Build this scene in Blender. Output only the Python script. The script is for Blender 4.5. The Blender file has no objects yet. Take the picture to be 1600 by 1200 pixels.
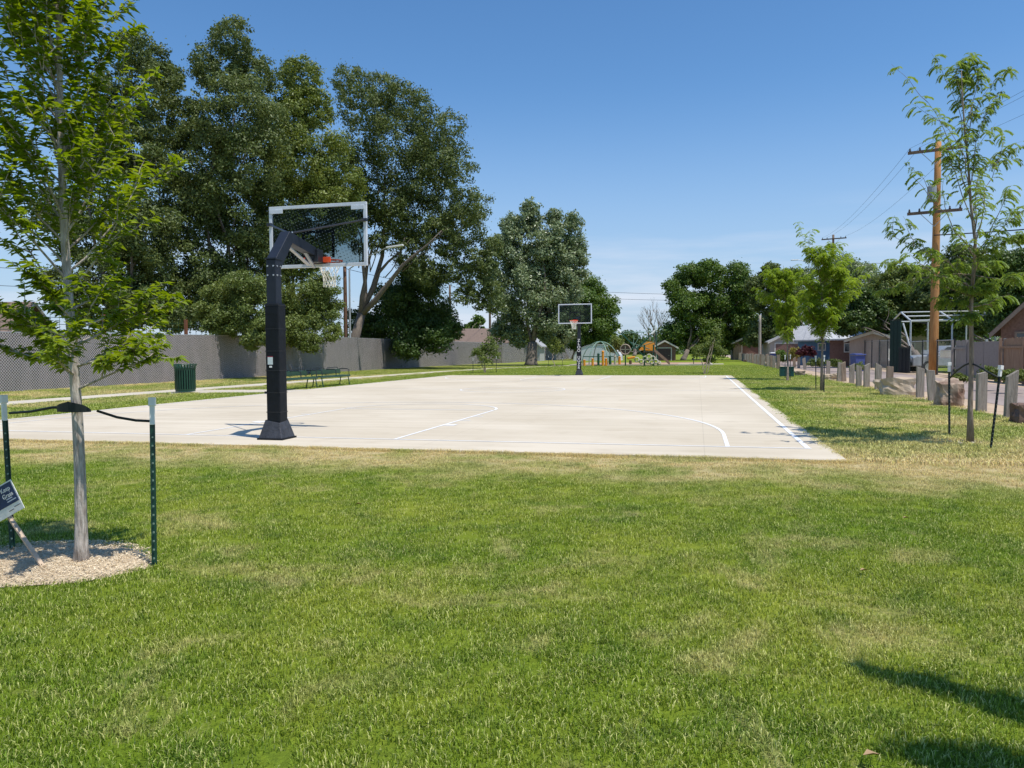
import bpy, math, random
import numpy as np
from mathutils import Vector, Matrix
rnd = random.Random(7)
rg = np.random.default_rng(11)
SC = bpy.context.scene
COL = SC.collection

# ------------------------------------------------------------------ camera
CF, CX, CY, CH = 1181.1, 6.3156, -10.6976, 1.3206
YAW, PITCH, ROLL = math.radians(-13.8), math.radians(-2.43), math.radians(-0.402)
F = np.array([math.sin(YAW)*math.cos(PITCH), math.cos(YAW)*math.cos(PITCH), math.sin(PITCH)])
R0 = np.array([math.cos(YAW), -math.sin(YAW), 0.0]); U0 = np.cross(R0, F)
Rv = math.cos(ROLL)*R0+math.sin(ROLL)*U0
Uv = -math.sin(ROLL)*R0+math.cos(ROLL)*U0
CAM = np.array([CX, CY, CH])
cd = bpy.data.cameras.new('camera'); cam = bpy.data.objects.new('camera', cd); COL.objects.link(cam)
cam.matrix_world = Matrix(((Rv[0], Uv[0], -F[0], CX), (Rv[1], Uv[1], -F[1], CY), (Rv[2], Uv[2], -F[2], CH), (0, 0, 0, 1)))
cd.sensor_width = 36; cd.lens = 36*CF/1600; cd.clip_start = 0.05; cd.clip_end = 3000
SC.camera = cam

def G(u, v, z=0.0):                       # where the sight line of a photo pixel meets the ground
    d = F+Rv*(u-800)/CF-Uv*(v-600)/CF
    return CAM+d*((z-CH)/d[2])
def P3(u, v, t):                          # point on a sight line at depth t
    return CAM+t*(F+Rv*(u-800)/CF-Uv*(v-600)/CF)
def PX(t): return t/CF                    # metres per photo pixel at depth t
def HT(u, v, t): return P3(u, v, t)[2]

# ------------------------------------------------------------------ light
SUN = Vector((0.37, -0.165, 1.0)).normalized()
w = bpy.data.worlds.new('World'); SC.world = w; w.use_nodes = True
nt = w.node_tree; nt.nodes.clear()
def N(t, typ, **k):
    n = t.nodes.new(typ)
    for a, b in k.items(): setattr(n, a, b)
    return n
sky = N(nt, 'ShaderNodeTexSky', sky_type='NISHITA'); sky.sun_disc = False
sky.sun_elevation = math.asin(SUN.z); sky.sun_rotation = math.atan2(SUN.x, SUN.y)
sky.altitude = 1600; sky.air_density = 1.15; sky.dust_density = 0.5; sky.ozone_density = 2.2
bg = N(nt, 'ShaderNodeBackground'); bg.inputs[1].default_value = 0.145
out = N(nt, 'ShaderNodeOutputWorld')
tc = N(nt, 'ShaderNodeTexCoord'); sep = N(nt, 'ShaderNodeSeparateXYZ'); nt.links.new(tc.outputs['Generated'], sep.inputs[0])
mp = N(nt, 'ShaderNodeMapping'); mp.inputs['Scale'].default_value = (1.6, 1.6, 16)
nt.links.new(tc.outputs['Generated'], mp.inputs[0])
cn = N(nt, 'ShaderNodeTexNoise'); cn.inputs['Scale'].default_value = 1.3; cn.inputs['Detail'].default_value = 6; cn.inputs['Roughness'].default_value = .55
nt.links.new(mp.outputs[0], cn.inputs[0])
r1 = N(nt, 'ShaderNodeMapRange'); r1.inputs[1].default_value = .46; r1.inputs[2].default_value = .68
nt.links.new(cn.outputs[0], r1.inputs[0])
r2 = N(nt, 'ShaderNodeMapRange'); r2.inputs[1].default_value = .19; r2.inputs[2].default_value = .07
nt.links.new(sep.outputs[2], r2.inputs[0])
mu = N(nt, 'ShaderNodeMath', operation='MULTIPLY'); nt.links.new(r1.outputs[0], mu.inputs[0]); nt.links.new(r2.outputs[0], mu.inputs[1])
mu2 = N(nt, 'ShaderNodeMath', operation='MULTIPLY'); nt.links.new(mu.outputs[0], mu2.inputs[0]); mu2.inputs[1].default_value = .75
mx = N(nt, 'ShaderNodeMix', data_type='RGBA'); nt.links.new(mu2.outputs[0], mx.inputs[0])
hsv = N(nt, 'ShaderNodeHueSaturation'); hsv.inputs['Saturation'].default_value = 1.22; nt.links.new(sky.outputs[0], hsv.inputs['Color']); hz = N(nt, 'ShaderNodeMapRange'); hz.interpolation_type = 'SMOOTHSTEP'; nt.links.new(sep.outputs[2], hz.inputs[0]); hz.inputs[1].default_value = .34; hz.inputs[2].default_value = -.02; hz.inputs[4].default_value = .85
hm_ = N(nt, 'ShaderNodeMix', data_type='RGBA'); nt.links.new(hz.outputs[0], hm_.inputs[0]); nt.links.new(hsv.outputs[0], hm_.inputs[6]); hm_.inputs[7].default_value = (2.55, 3.4, 4.75, 1); nt.links.new(hm_.outputs[2], mx.inputs[6]); mx.inputs[7].default_value = (5.4, 5.6, 6.2, 1)
nt.links.new(mx.outputs[2], bg.inputs[0]); nt.links.new(bg.outputs[0], out.inputs[0])
sl = bpy.data.lights.new('sun', 'SUN'); sl.energy = 4.3; sl.angle = math.radians(.53); sl.color = (1, .95, .87)
so = bpy.data.objects.new('sun', sl); COL.objects.link(so); so.rotation_euler = SUN.to_track_quat('Z', 'Y').to_euler()
so.location = (0, 0, 40)
SC.view_settings.view_transform = 'Standard'; SC.view_settings.look = 'None'; SC.view_settings.gamma = 1
SC.view_settings.exposure = 0.12
SC.render.engine = 'CYCLES'
SC.cycles.max_bounces = 6; SC.cycles.transparent_max_bounces = 12

# ------------------------------------------------------------------ materials
MATS = {}
def newmat(name):
    m = bpy.data.materials.new(name); m.use_nodes = True; t = m.node_tree
    b = t.nodes['Principled BSDF']; return m, t, b
def mat(name, c, rough=.6, metal=0, var=.15, scale=8, bump=0, bscale=40, c2=None, spec=.4, stretch=(1, 1, 1)):
    if name in MATS: return MATS[name]
    m, t, b = newmat(name)
    ge = N(t, 'ShaderNodeNewGeometry'); mpn = N(t, 'ShaderNodeMapping'); mpn.inputs['Scale'].default_value = stretch
    t.links.new(ge.outputs['Position'], mpn.inputs[0])
    n = N(t, 'ShaderNodeTexNoise'); n.inputs['Scale'].default_value = scale; n.inputs['Detail'].default_value = 5
    t.links.new(mpn.outputs[0], n.inputs[0])
    rp = N(t, 'ShaderNodeValToRGB')
    if c2 is None:
        a = tuple(x*(1-var) for x in c); d = tuple(min(1, x*(1+var)) for x in c)
    else: a, d = c, c2
    rp.color_ramp.elements[0].position = .3; rp.color_ramp.elements[1].position = .7
    rp.color_ramp.elements[0].color = (*a, 1); rp.color_ramp.elements[1].color = (*d, 1)
    t.links.new(n.outputs[0], rp.inputs[0]); t.links.new(rp.outputs[0], b.inputs['Base Color'])
    b.inputs['Roughness'].default_value = rough; b.inputs['Metallic'].default_value = metal
    b.inputs['Specular IOR Level'].default_value = spec
    if bump:
        n2 = N(t, 'ShaderNodeTexNoise'); n2.inputs['Scale'].default_value = bscale; n2.inputs['Detail'].default_value = 4
        t.links.new(mpn.outputs[0], n2.inputs[0])
        bp = N(t, 'ShaderNodeBump'); bp.inputs['Strength'].default_value = bump; bp.inputs['Distance'].default_value = .02
        t.links.new(n2.outputs[0], bp.inputs['Height']); t.links.new(bp.outputs[0], b.inputs['Normal'])
    MATS[name] = m; return m

def leafmat(name, c, c2, trans=.35, rough=.45, spec=.35, var=.25):
    if name in MATS: return MATS[name]
    m, t, b = newmat(name)
    ge = N(t, 'ShaderNodeNewGeometry')
    n = N(t, 'ShaderNodeTexNoise'); n.inputs['Scale'].default_value = .45; n.inputs['Detail'].default_value = 3
    t.links.new(ge.outputs['Position'], n.inputs[0])
    mr = N(t, 'ShaderNodeMapRange'); mr.inputs[1].default_value = .35; mr.inputs[2].default_value = .65
    t.links.new(n.outputs[0], mr.inputs[0])
    av = N(t, 'ShaderNodeMath', operation='MULTIPLY_ADD'); av.inputs[1].default_value = .6
    t.links.new(ge.outputs['Random Per Island'], av.inputs[0])
    hv = N(t, 'ShaderNodeMath', operation='MULTIPLY'); hv.inputs[1].default_value = .4; t.links.new(mr.outputs[0], hv.inputs[0])
    t.links.new(hv.outputs[0], av.inputs[2])
    mxn = N(t, 'ShaderNodeMix', data_type='RGBA'); t.links.new(av.outputs[0], mxn.inputs[0])
    mxn.inputs[6].default_value = (*c, 1); mxn.inputs[7].default_value = (*c2, 1)
    t.links.new(mxn.outputs[2], b.inputs['Base Color']); b.inputs['Roughness'].default_value = rough
    b.inputs['Specular IOR Level'].default_value = spec
    tr = N(t, 'ShaderNodeBsdfTranslucent')
    hs = N(t, 'ShaderNodeHueSaturation'); hs.inputs['Hue'].default_value = .485; hs.inputs['Saturation'].default_value = 1.1; hs.inputs['Value'].default_value = 1.5
    t.links.new(mxn.outputs[2], hs.inputs['Color']); t.links.new(hs.outputs[0], tr.inputs[0])
    ms = N(t, 'ShaderNodeMixShader'); ms.inputs[0].default_value = trans
    t.links.new(b.outputs[0], ms.inputs[1]); t.links.new(tr.outputs[0], ms.inputs[2])
    t.links.new(ms.outputs[0], t.nodes['Material Output'].inputs[0])
    MATS[name] = m; return m

# ------------------------------------------------------------------ mesh helpers
class MB:
    def __init__(s): s.v = []; s.f = []
    def add(s, vs, fs):
        o = len(s.v); s.v += [tuple(map(float, x)) for x in vs]; s.f += [tuple(o+i for i in q) for q in fs]; return s
    def box(s, c, d, rz=0, M=None, taper=1):
        hx, hy, hz = d[0]/2, d[1]/2, d[2]/2
        vs = []
        for z, k in ((-hz, 1), (hz, taper)):
            for x, y in ((-hx, -hy), (hx, -hy), (hx, hy), (-hx, hy)): vs.append(Vector((x*k, y*k, z)))
        rot = Matrix.Rotation(rz, 3, 'Z') if M is None else M
        vs = [rot @ q + Vector(c) for q in vs]
        return s.add(vs, [(3, 2, 1, 0), (4, 5, 6, 7), (0, 1, 5, 4), (1, 2, 6, 5), (2, 3, 7, 6), (3, 0, 4, 7)])
    def bar(s, a, b, wd, ht=None):            # square bar from a to b
        a, b = Vector(a), Vector(b); d = b-a; L = d.length; ht = ht or wd
        q = d.to_track_quat('Z', 'Y').to_matrix()
        return s.box((a+b)/2, (wd, ht, L), M=q)
    def tube(s, pts, rad, n=8, cap=True):
        pts = [Vector(p) for p in pts]
        if not hasattr(rad, '__len__'): rad = [rad]*len(pts)
        rings = []; o = len(s.v); prev = None
        for i, p in enumerate(pts):
            d = (pts[min(i+1, len(pts)-1)]-pts[max(i-1, 0)])
            if d.length < 1e-9: d = Vector((0, 0, 1))
            d.normalize()
            if prev is None:
                a = Vector((1, 0, 0)) if abs(d.x) < .9 else Vector((0, 1, 0))
            else: a = prev
            x = (a-d*a.dot(d)).normalized(); prev = x; y = d.cross(x)
            for k in range(n):
                t = 2*math.pi*k/n; s.v.append(tuple(p+(x*math.cos(t)+y*math.sin(t))*rad[i]))
        for i in range(len(pts)-1):
            for k in range(n):
                a = o+i*n+k; b = o+i*n+(k+1) % n; s.f.append((a, b, b+n, a+n))
        if cap:
            s.f.append(tuple(o+k for k in range(n-1, -1, -1))); e = o+(len(pts)-1)*n; s.f.append(tuple(e+k for k in range(n)))
        return s
    def lathe(s, prof, n=24, c=(0, 0, 0)):
        o = len(s.v)
        for r, z in prof:
            for k in range(n):
                t = 2*math.pi*k/n; s.v.append((c[0]+r*math.cos(t), c[1]+r*math.sin(t), c[2]+z))
        for i in range(len(prof)-1):
            for k in range(n):
                a = o+i*n+k; b = o+i*n+(k+1) % n; s.f.append((a, b, b+n, a+n))
        return s
    def prism(s, poly, z0, z1, f=lambda x, y, z: (x, y, z)):
        n = len(poly)
        vs = [f(x, y, z0) for x, y in poly]+[f(x, y, z1) for x, y in poly]
        return s.add(vs, [tuple(range(n-1, -1, -1)), tuple(range(n, 2*n))]+[(i, (i+1) % n, (i+1) % n+n, i+n) for i in range(n)])
    def build(s, name, m, parent=None, smooth=False, bevel=0, world=False, loc=None):
        off = Vector((0, 0, 0))
        if parent is not None and world: off = Vector(parent['o'])
        me = bpy.data.meshes.new(name); me.from_pydata([tuple(Vector(v)-off) for v in s.v] if world else s.v, [], s.f); me.validate(); me.update()
        me.materials.append(m)
        if smooth:
            me.polygons.foreach_set('use_smooth', [True]*len(me.polygons))
        o = bpy.data.objects.new(name, me); COL.objects.link(o)
        if parent is not None: o.parent = parent
        if loc is not None: o.location = loc
        if bevel:
            b = o.modifiers.new('bevel', 'BEVEL'); b.width = bevel; b.segments = 2; b.limit_method = 'ANGLE'
        return o
ORIG = {}
def thing(name, label, cat, loc=(0, 0, 0), rz=0, group=None):
    o = bpy.data.objects.new(name, None); COL.objects.link(o); o.location = loc; o.rotation_euler = (0, 0, rz)
    o.empty_display_size = .2; o['label'] = label; o['category'] = cat
    if group: o['group'] = group
    return o
class _O(dict): pass
def tag(o, label, cat, group=None):
    o['label'] = label; o['category'] = cat
    if group: o['group'] = group
    return o
def struct(o): o['kind'] = 'structure'; return o
def wbuild(mb, name, m, parent, **k):         # mesh given in world coordinates, under a thing with no rotation
    off = Vector(parent.location)
    if parent.parent: off = off+Vector(parent.parent.location)
    mb.v = [tuple(Vector(v)-off) for v in mb.v]
    return mb.build(name, m, parent, **k)
def copy_thing(root, loc, rz=None, label=None, group=None, scale=None):
    r = root.copy(); COL.objects.link(r); r.location = loc
    if rz is not None: r.rotation_euler = (0, 0, rz)
    if label: r['label'] = label
    if group: r['group'] = group
    if scale: r.scale = scale
    for ch in list(root.children):
        c = ch.copy(); COL.objects.link(c); c.parent = r
        for g in list(ch.children):
            d = g.copy(); COL.objects.link(d); d.parent = c
    return r
def np_mesh(name, V, T, m, parent=None, nv=3):
    me = bpy.data.meshes.new(name); V = np.asarray(V, np.float32); T = np.asarray(T, np.int32)
    me.vertices.add(len(V)); me.vertices.foreach_set('co', V.ravel())
    me.loops.add(T.size); me.loops.foreach_set('vertex_index', T.ravel())
    me.polygons.add(len(T)); me.polygons.foreach_set('loop_start', np.arange(0, T.size, nv, dtype=np.int32))
    try: me.polygons.foreach_set('loop_total', np.full(len(T), nv, np.int32))
    except Exception: pass
    me.update(calc_edges=True); me.materials.append(m)
    o = bpy.data.objects.new(name, me); COL.objects.link(o)
    if parent is not None: o.parent = parent
    return o
def norm(a): return a/np.maximum(np.linalg.norm(a, axis=1, keepdims=True), 1e-9)
def leaf_arrays(pos, dr, nr, L, W, fold=.25):
    n = len(pos); dr = norm(dr); sd = norm(np.cross(dr, nr)); up = np.cross(sd, dr)
    L = np.broadcast_to(L, n)[:, None]; W = np.broadcast_to(W, n)[:, None]
    V = np.empty((n, 4, 3)); V[:, 0] = pos; V[:, 2] = pos+dr*L-up*L*.12
    mid = pos+dr*L*.45
    V[:, 1] = mid+sd*W*.5+up*W*fold; V[:, 3] = mid-sd*W*.5+up*W*fold
    b = np.arange(n)[:, None]*4
    T = np.concatenate([b+[0, 1, 2], b+[0, 2, 3]], 1).reshape(-1, 3)
    return V.reshape(-1, 3), T
def leaf_obj(name, arrs, m, parent):
    off = 0; Vs = []; Ts = []
    for V, T in arrs: Vs.append(V); Ts.append(T+off); off += len(V)
    V = np.concatenate(Vs)-np.array(parent.location)
    return np_mesh(name, V, np.concatenate(Ts), m, parent)
def rdir(n): return norm(rg.normal(size=(n, 3)))

# ------------------------------------------------------------------ ground materials
def grass_color(t):
    ge = N(t, 'ShaderNodeNewGeometry'); L = t.links.new
    def noise(sc, det=4, ro=.55, dist=0, z=0):
        mpn = N(t, 'ShaderNodeMapping'); mpn.inputs['Location'].default_value = (z, z*1.7, z); mpn.inputs['Scale'].default_value = (1, 1, 0)
        L(ge.outputs['Position'], mpn.inputs[0])
        n = N(t, 'ShaderNodeTexNoise'); n.inputs['Scale'].default_value = sc; n.inputs['Detail'].default_value = det; n.inputs['Roughness'].default_value = ro; n.inputs['Distortion'].default_value = dist
        L(mpn.outputs[0], n.inputs[0]); return n.outputs[0]
    def rng(x, a, b, c=0, d=1):
        r = N(t, 'ShaderNodeMapRange'); L(x, r.inputs[0])
        for i, q in enumerate((a, b, c, d)): r.inputs[i+1].default_value = q
        return r.outputs[0]
    def op(o, a, b, c=None):
        m = N(t, 'ShaderNodeMath', operation=o)
        for i, q in enumerate((a, b, c)):
            if q is None: continue
            if isinstance(q, (int, float)): m.inputs[i].default_value = q
            else: L(q, m.inputs[i])
        return m.outputs[0]
    def mix(f, a, b):
        m = N(t, 'ShaderNodeMix', data_type='RGBA'); L(f, m.inputs[0])
        for i, q in ((6, a), (7, b)):
            if isinstance(q, tuple): m.inputs[i].default_value = (*q, 1)
            else: L(q, m.inputs[i])
        return m.outputs[2]
    sp = N(t, 'ShaderNodeSeparateXYZ'); L(ge.outputs['Position'], sp.inputs[0]); x, y = sp.outputs[0], sp.outputs[1]
    c = mix(rng(noise(.55, 3), .35, .65), GREENS[0], GREENS[1])
    c = mix(op('MULTIPLY', rng(noise(2.2, 4, .6, .6, 5), .5, .72), .7), c, GREENS[2])
    # dry strip along the near court edge
    e = op('ADD', y, rng(noise(.9, 3, .6, 0, 9), .3, .7, -.9, .9))
    d1 = op('MULTIPLY', rng(e, -3.3, -1.6), rng(y, 3.5, -1.0))
    d1 = op('MULTIPLY', d1, rng(noise(.9, 6, .7, .5, 3), .28, .50))
    d2 = op('MULTIPLY', rng(noise(1.3, 7, .75, .6, 21), .52, .66), .50)
    # side lawns are drier
    sideL = op('MULTIPLY', rng(x, -9.0, -11.0), rng(noise(.5, 5, .65, .5, 33), .4, .56))
    sideR = op('MULTIPLY', op('MULTIPLY', rng(x, 8.3, 9.6), rng(y, 34, 8)), rng(noise(.6, 5, .6, .5, 40), .42, .6))
    sideR = op('MULTIPLY', sideR, rng(y, -3.5, -1.5))
    far = rng(y, 30, 34, 1, .35)
    d = op('MAXIMUM', op('MAXIMUM', op('MULTIPLY', d1, .95), d2), op('MAXIMUM', op('MULTIPLY', sideL, .8), op('MULTIPLY', sideR, .85)))
    d = op('MULTIPLY', d, far)
    return mix(d, c, GREENS[3]), noise, rng, op, mix, d
GREENS = [(.185, .275, .020), (.310, .365, .040), (.100, .190, .022), (.70, .56, .29)]

def ground_mat():
    m, t, b = newmat('lawn'); col, noise, rng, op, mix, d = grass_color(t)
    fine = rng(noise(30, 4, .7, .3, 2), .3, .7, .55, .95)
    hs = N(t, 'ShaderNodeHueSaturation'); t.links.new(col, hs.inputs['Color']); t.links.new(fine, hs.inputs['Value'])
    t.links.new(hs.outputs[0], b.inputs['Base Color']); b.inputs['Roughness'].default_value = .9; b.inputs['Specular IOR Level'].default_value = .1
    bp = N(t, 'ShaderNodeBump'); bp.inputs['Strength'].default_value = .9; bp.inputs['Distance'].default_value = .04
    t.links.new(noise(22, 5, .7, 0, 1), bp.inputs['Height']); t.links.new(bp.outputs[0], b.inputs['Normal'])
    return m
def blade_mat():
    m, t, b = newmat('grass_blades'); col, noise, rng, op, mix, d = grass_color(t)
    ge = N(t, 'ShaderNodeNewGeometry')
    ri = ge.outputs['Random Per Island']
    straw = rng(ri, .78, .86)
    c2 = mix(op('MULTIPLY', straw, .8), col, (.58, .56, .22))
    v = rng(ri, 0, .8, .55, 1.5)
    hs = N(t, 'ShaderNodeHueSaturation'); t.links.new(c2, hs.inputs['Color']); t.links.new(v, hs.inputs['Value'])
    t.links.new(hs.outputs[0], b.inputs['Base Color']); b.inputs['Roughness'].default_value = .5; b.inputs['Specular IOR Level'].default_value = .3
    tr = N(t, 'ShaderNodeBsdfTranslucent'); t.links.new(hs.outputs[0], tr.inputs[0])
    ms = N(t, 'ShaderNodeMixShader'); ms.inputs[0].default_value = .35
    t.links.new(b.outputs[0], ms.inputs[1]); t.links.new(tr.outputs[0], ms.inputs[2]); t.links.new(ms.outputs[0], t.nodes['Material Output'].inputs[0])
    return m
def concrete_mat(name, c, c2):
    m, t, b = newmat(name); L = t.links.new
    ge = N(t, 'ShaderNodeNewGeometry')
    def noise(sc, st, det=5):
        mpn = N(t, 'ShaderNodeMapping'); mpn.inputs['Scale'].default_value = st; L(ge.outputs['Position'], mpn.inputs[0])
        n = N(t, 'ShaderNodeTexNoise'); n.inputs['Scale'].default_value = sc; n.inputs['Detail'].default_value = det; L(mpn.outputs[0], n.inputs[0]); return n.outputs[0]
    a = noise(.35, (1, 1, 1)); s1 = noise(1.0, (.12, 3.2, 1), 4); s2 = noise(60, (.15, 1, 1), 2)
    ad = N(t, 'ShaderNodeMath', operation='MULTIPLY_ADD'); L(s1, ad.inputs[0]); ad.inputs[1].default_value = .75; L(a, ad.inputs[2])
    r = N(t, 'ShaderNodeMapRange'); L(ad.outputs[0], r.inputs[0]); r.inputs[1].default_value = .68; r.inputs[2].default_value = 1.08
    mxn = N(t, 'ShaderNodeMix', data_type='RGBA'); L(r.outputs[0], mxn.inputs[0]); mxn.inputs[6].default_value = (*c, 1); mxn.inputs[7].default_value = (*c2, 1)
    # saw-cut joints every 3.1 m
    sp = N(t, 'ShaderNodeSeparateXYZ'); L(ge.outputs['Position'], sp.inputs[0])
    prev = None
    for k, (per, off) in enumerate(((3.13, .02), (3.88, 0.35))):
        q = N(t, 'ShaderNodeMath', operation='MULTIPLY_ADD'); L(sp.outputs[1-k], q.inputs[0]); q.inputs[1].default_value = 1/per; q.inputs[2].default_value = off+20
        fr = N(t, 'ShaderNodeMath', operation='FRACT'); L(q.outputs[0], fr.inputs[0])
        lt = N(t, 'ShaderNodeMath', operation='LESS_THAN'); L(fr.outputs[0], lt.inputs[0]); lt.inputs[1].default_value = .010/per
        if prev is None: prev = lt.outputs[0]
        else:
            mxm = N(t, 'ShaderNodeMath', operation='MAXIMUM'); L(prev, mxm.inputs[0]); L(lt.outputs[0], mxm.inputs[1]); prev = mxm.outputs[0]
    dk = N(t, 'ShaderNodeMath', operation='MULTIPLY'); L(prev, dk.inputs[0]); dk.inputs[1].default_value = .28
    m2 = N(t, 'ShaderNodeMix', data_type='RGBA'); L(dk.outputs[0], m2.inputs[0]); L(mxn.outputs[2], m2.inputs[6]); m2.inputs[7].default_value = (c[0]*.45, c[1]*.43, c[2]*.4, 1)
    # small stains
    st = noise(1.7, (1, 1, 1), 6); sr = N(t, 'ShaderNodeMapRange'); L(st, sr.inputs[0]); sr.inputs[1].default_value = .56; sr.inputs[2].default_value = .78; sr.inputs[4].default_value = .32
    m3 = N(t, 'ShaderNodeMix', data_type='RGBA'); L(sr.outputs[0], m3.inputs[0]); L(m2.outputs[2], m3.inputs[6]); m3.inputs[7].default_value = (c[0]*.7, c[1]*.66, c[2]*.6, 1)
    L(m3.outputs[2], b.inputs['Base Color']); b.inputs['Roughness'].default_value = .85; b.inputs['Specular IOR Level'].default_value = .25
    bp = N(t, 'ShaderNodeBump'); bp.inputs['Strength'].default_value = .25; bp.inputs['Distance'].default_value = .004; L(s2, bp.inputs['Height']); L(bp.outputs[0], b.inputs['Normal'])
    return m

M_lawn = ground_mat(); M_blade = blade_mat()
M_conc = concrete_mat('court_concrete', (.53, .458, .345), (.645, .57, .45))
M_path = concrete_mat('path_concrete', (.50, .45, .36), (.60, .54, .44))
M_paint = mat('court_paint', (.80, .80, .79), .6, var=.08, scale=5)
M_dirt = mat('dirt', (.42, .30, .20), .95, c2=(.55, .43, .30), scale=2.5, bump=.6, bscale=30)
M_road = mat('alley_asphalt', (.27, .215, .19), .9, c2=(.37, .30, .265), scale=1.2, bump=.3, bscale=60, stretch=(1.5, .15, 1))
M_black = mat('black_steel', (.018, .020, .026), .38, var=.2, spec=.5)
M_navy = mat('navy_black_steel', (.016, .021, .033), .45, var=.15, spec=.35)
M_vinyl = mat('black_vinyl_pad', (.006, .0085, .012), .6, var=.2, scale=12, bump=.5, bscale=9, spec=.25)
M_vinyl2 = mat('grey_vinyl_skirt', (.045, .047, .055), .5, var=.3, scale=10, bump=.9, bscale=14)
M_alu = mat('aluminium_frame', (.62, .65, .70), .45, metal=.0, var=.06, spec=.6)
M_white = mat('white_plastic', (.78, .78, .76), .5, var=.06)
M_bolt = mat('bolt_steel', (.55, .56, .58), .35, metal=.6)
M_rim = mat('orange_rim', (.80, .10, .03), .4, var=.1)
M_net = mat('net_cord', (.82, .80, .72), .8, var=.08)
M_green = mat('green_powder_coat', (.012, .062, .036), .35, var=.15, spec=.5)
M_tpost = mat('green_post_paint', (.008, .045, .028), .4, var=.3, scale=30, spec=.5)
M_hose = mat('black_rubber', (.012, .018, .018), .6)
M_wood = mat('weathered_timber', (.26, .22, .18), .85, c2=(.46, .41, .34), scale=7, bump=1, bscale=30, stretch=(5, 5, .4))
M_wood2 = mat('brown_timber', (.22, .165, .12), .85, c2=(.36, .28, .21), scale=5, bump=.6, bscale=30, stretch=(4, 4, .5))
M_pale = mat('pale_stake_wood', (.55, .42, .30), .8, var=.15, stretch=(4, 4, .5))
M_bark = mat('grey_brown_bark', (.13, .105, .085), .9, c2=(.24, .20, .165), scale=6, bump=1, bscale=14, stretch=(3, 3, .5))
M_ybark = mat('young_smooth_bark', (.27, .22, .18), .8, c2=(.66, .59, .52), scale=22, bump=1.0, bscale=25, stretch=(3, 3, .45))
M_lbark = mat('locust_bark', (.16, .12, .085), .85, c2=(.30, .25, .19), scale=14, bump=.7, bscale=25, stretch=(3, 3, .5))
M_pole = mat('utility_pole_wood', (.36, .16, .05), .85, c2=(.52, .27, .10), scale=3, bump=.8, bscale=18, stretch=(5, 5, .35))
M_pole2 = mat('old_pole_wood', (.10, .07, .05), .85, c2=(.19, .13, .09), scale=3, stretch=(5, 5, .35))
M_wire = mat('wire_black', (.03, .03, .035), .5)

# ------------------------------------------------------------------ the setting
def sheet(name, x0, x1, y0, y1, z, m):
    return struct(MB().add([(x0, y0, z), (x1, y0, z), (x1, y1, z), (x0, y1, z)], [(0, 1, 2, 3)]).build(name, m))
sheet('lawn', -900, 900, -60, 1500, -.03, M_lawn)
XL, XR, YN, YF = -7.62, 8.06, -1.035, 30.9
slab = MB().box(((XL+XR)/2, (YN+YF)/2, -.06), (XR-XL, YF-YN, .12)); struct(slab.build('basketball_court', M_conc))
# markings
LW = .055
def line_mb():
    mb = MB(); Z = .004
    def strip(pts, wd):
        P = [Vector((p[0], p[1], 0)) for p in pts]; vs = []; 
        for i, p in enumerate(P):
            d = (P[min(i+1, len(P)-1)]-P[max(i-1, 0)]).normalized(); n = Vector((-d.y, d.x, 0))*wd/2
            vs += [(p.x+n.x, p.y+n.y, Z), (p.x-n.x, p.y-n.y, Z)]
        mb.add(vs, [(2*i, 2*i+1, 2*i+3, 2*i+2) for i in range(len(P)-1)])
    CL = 30.2
    Wd = 7.80; WL = -7.45; h = LW/2
    strip([(WL, h), (Wd, h)], LW); strip([(WL, CL-h), (Wd, CL-h)], LW)
    strip([(Wd-h*1.6, LW), (Wd-h*1.6, CL-LW)], LW*1.25); strip([(WL+h, LW), (WL+h, CL-LW)], LW)
    strip([(WL+LW, CL/2), (Wd-LW*1.6, CL/2)], LW)
    for s, o in ((1, 0), (-1, CL)):
        Y = lambda y: o+s*y
        for sx in (-1, 1):
            strip([(sx*1.83, Y(LW)), (sx*1.83, Y(5.79))], LW)
            for yy, q in ((2.35, .26), (3.25, .06), (4.15, .06)):
                strip([(sx*1.86, Y(yy)), (sx*2.06, Y(yy))], q)
        strip([(-1.80, Y(5.79)), (1.80, Y(5.79))], LW)
        strip([(1.83*math.cos(a), Y(5.82+1.83*math.sin(a))) for a in np.linspace(.02, math.pi-.02, 40)], LW)
        R = 6.72; a0 = math.asin(0.0)
        pts = [(6.72, Y(LW)), (6.72, Y(1.4))]+[(R*math.cos(a), Y(1.55+R*math.sin(a))) for a in np.linspace(.03, math.pi-.03, 70)]+[(-6.72, Y(1.4)), (-6.72, Y(LW))]
        strip(pts, LW*1.05)
    strip([(1.83*math.cos(a), CL/2+1.83*math.sin(a)) for a in np.linspace(0, 2*math.pi, 60)], LW)
    return mb
struct(line_mb().build('court_markings', M_paint))
# paths on the left
def ribbon(name, pts, w0, z, m, th=.04):
    P = [Vector((p[0], p[1], 0)) for p in pts]; mb = MB(); vs = []
    for i, p in enumerate(P):
        d = (P[min(i+1, len(P)-1)]-P[max(i-1, 0)]).normalized(); n = Vector((-d.y, d.x, 0))*w0/2
        vs += [(p.x+n.x, p.y+n.y, z), (p.x-n.x, p.y-n.y, z)]
    k = len(vs); vs += [(a, b, c-th) for a, b, c in vs]
    fs = []
    for i in range(len(P)-1): a = 2*i; fs += [(a, a+1, a+3, a+2), (a, a+2, a+2+k, a+k), (a+1, a+1+k, a+3+k, a+3)]
    mb.add(vs, fs); return struct(mb.build(name, m))
ribbon('footpath', [(-12.45, -30), (-12.45, 4), (-12.3, 10), (-12.0, 18), (-11.5, 26), (-11.0, 38), (-10.0, 48), (-7.0, 57), (-4.5, 62)], 1.25, -.004, M_path)
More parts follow.
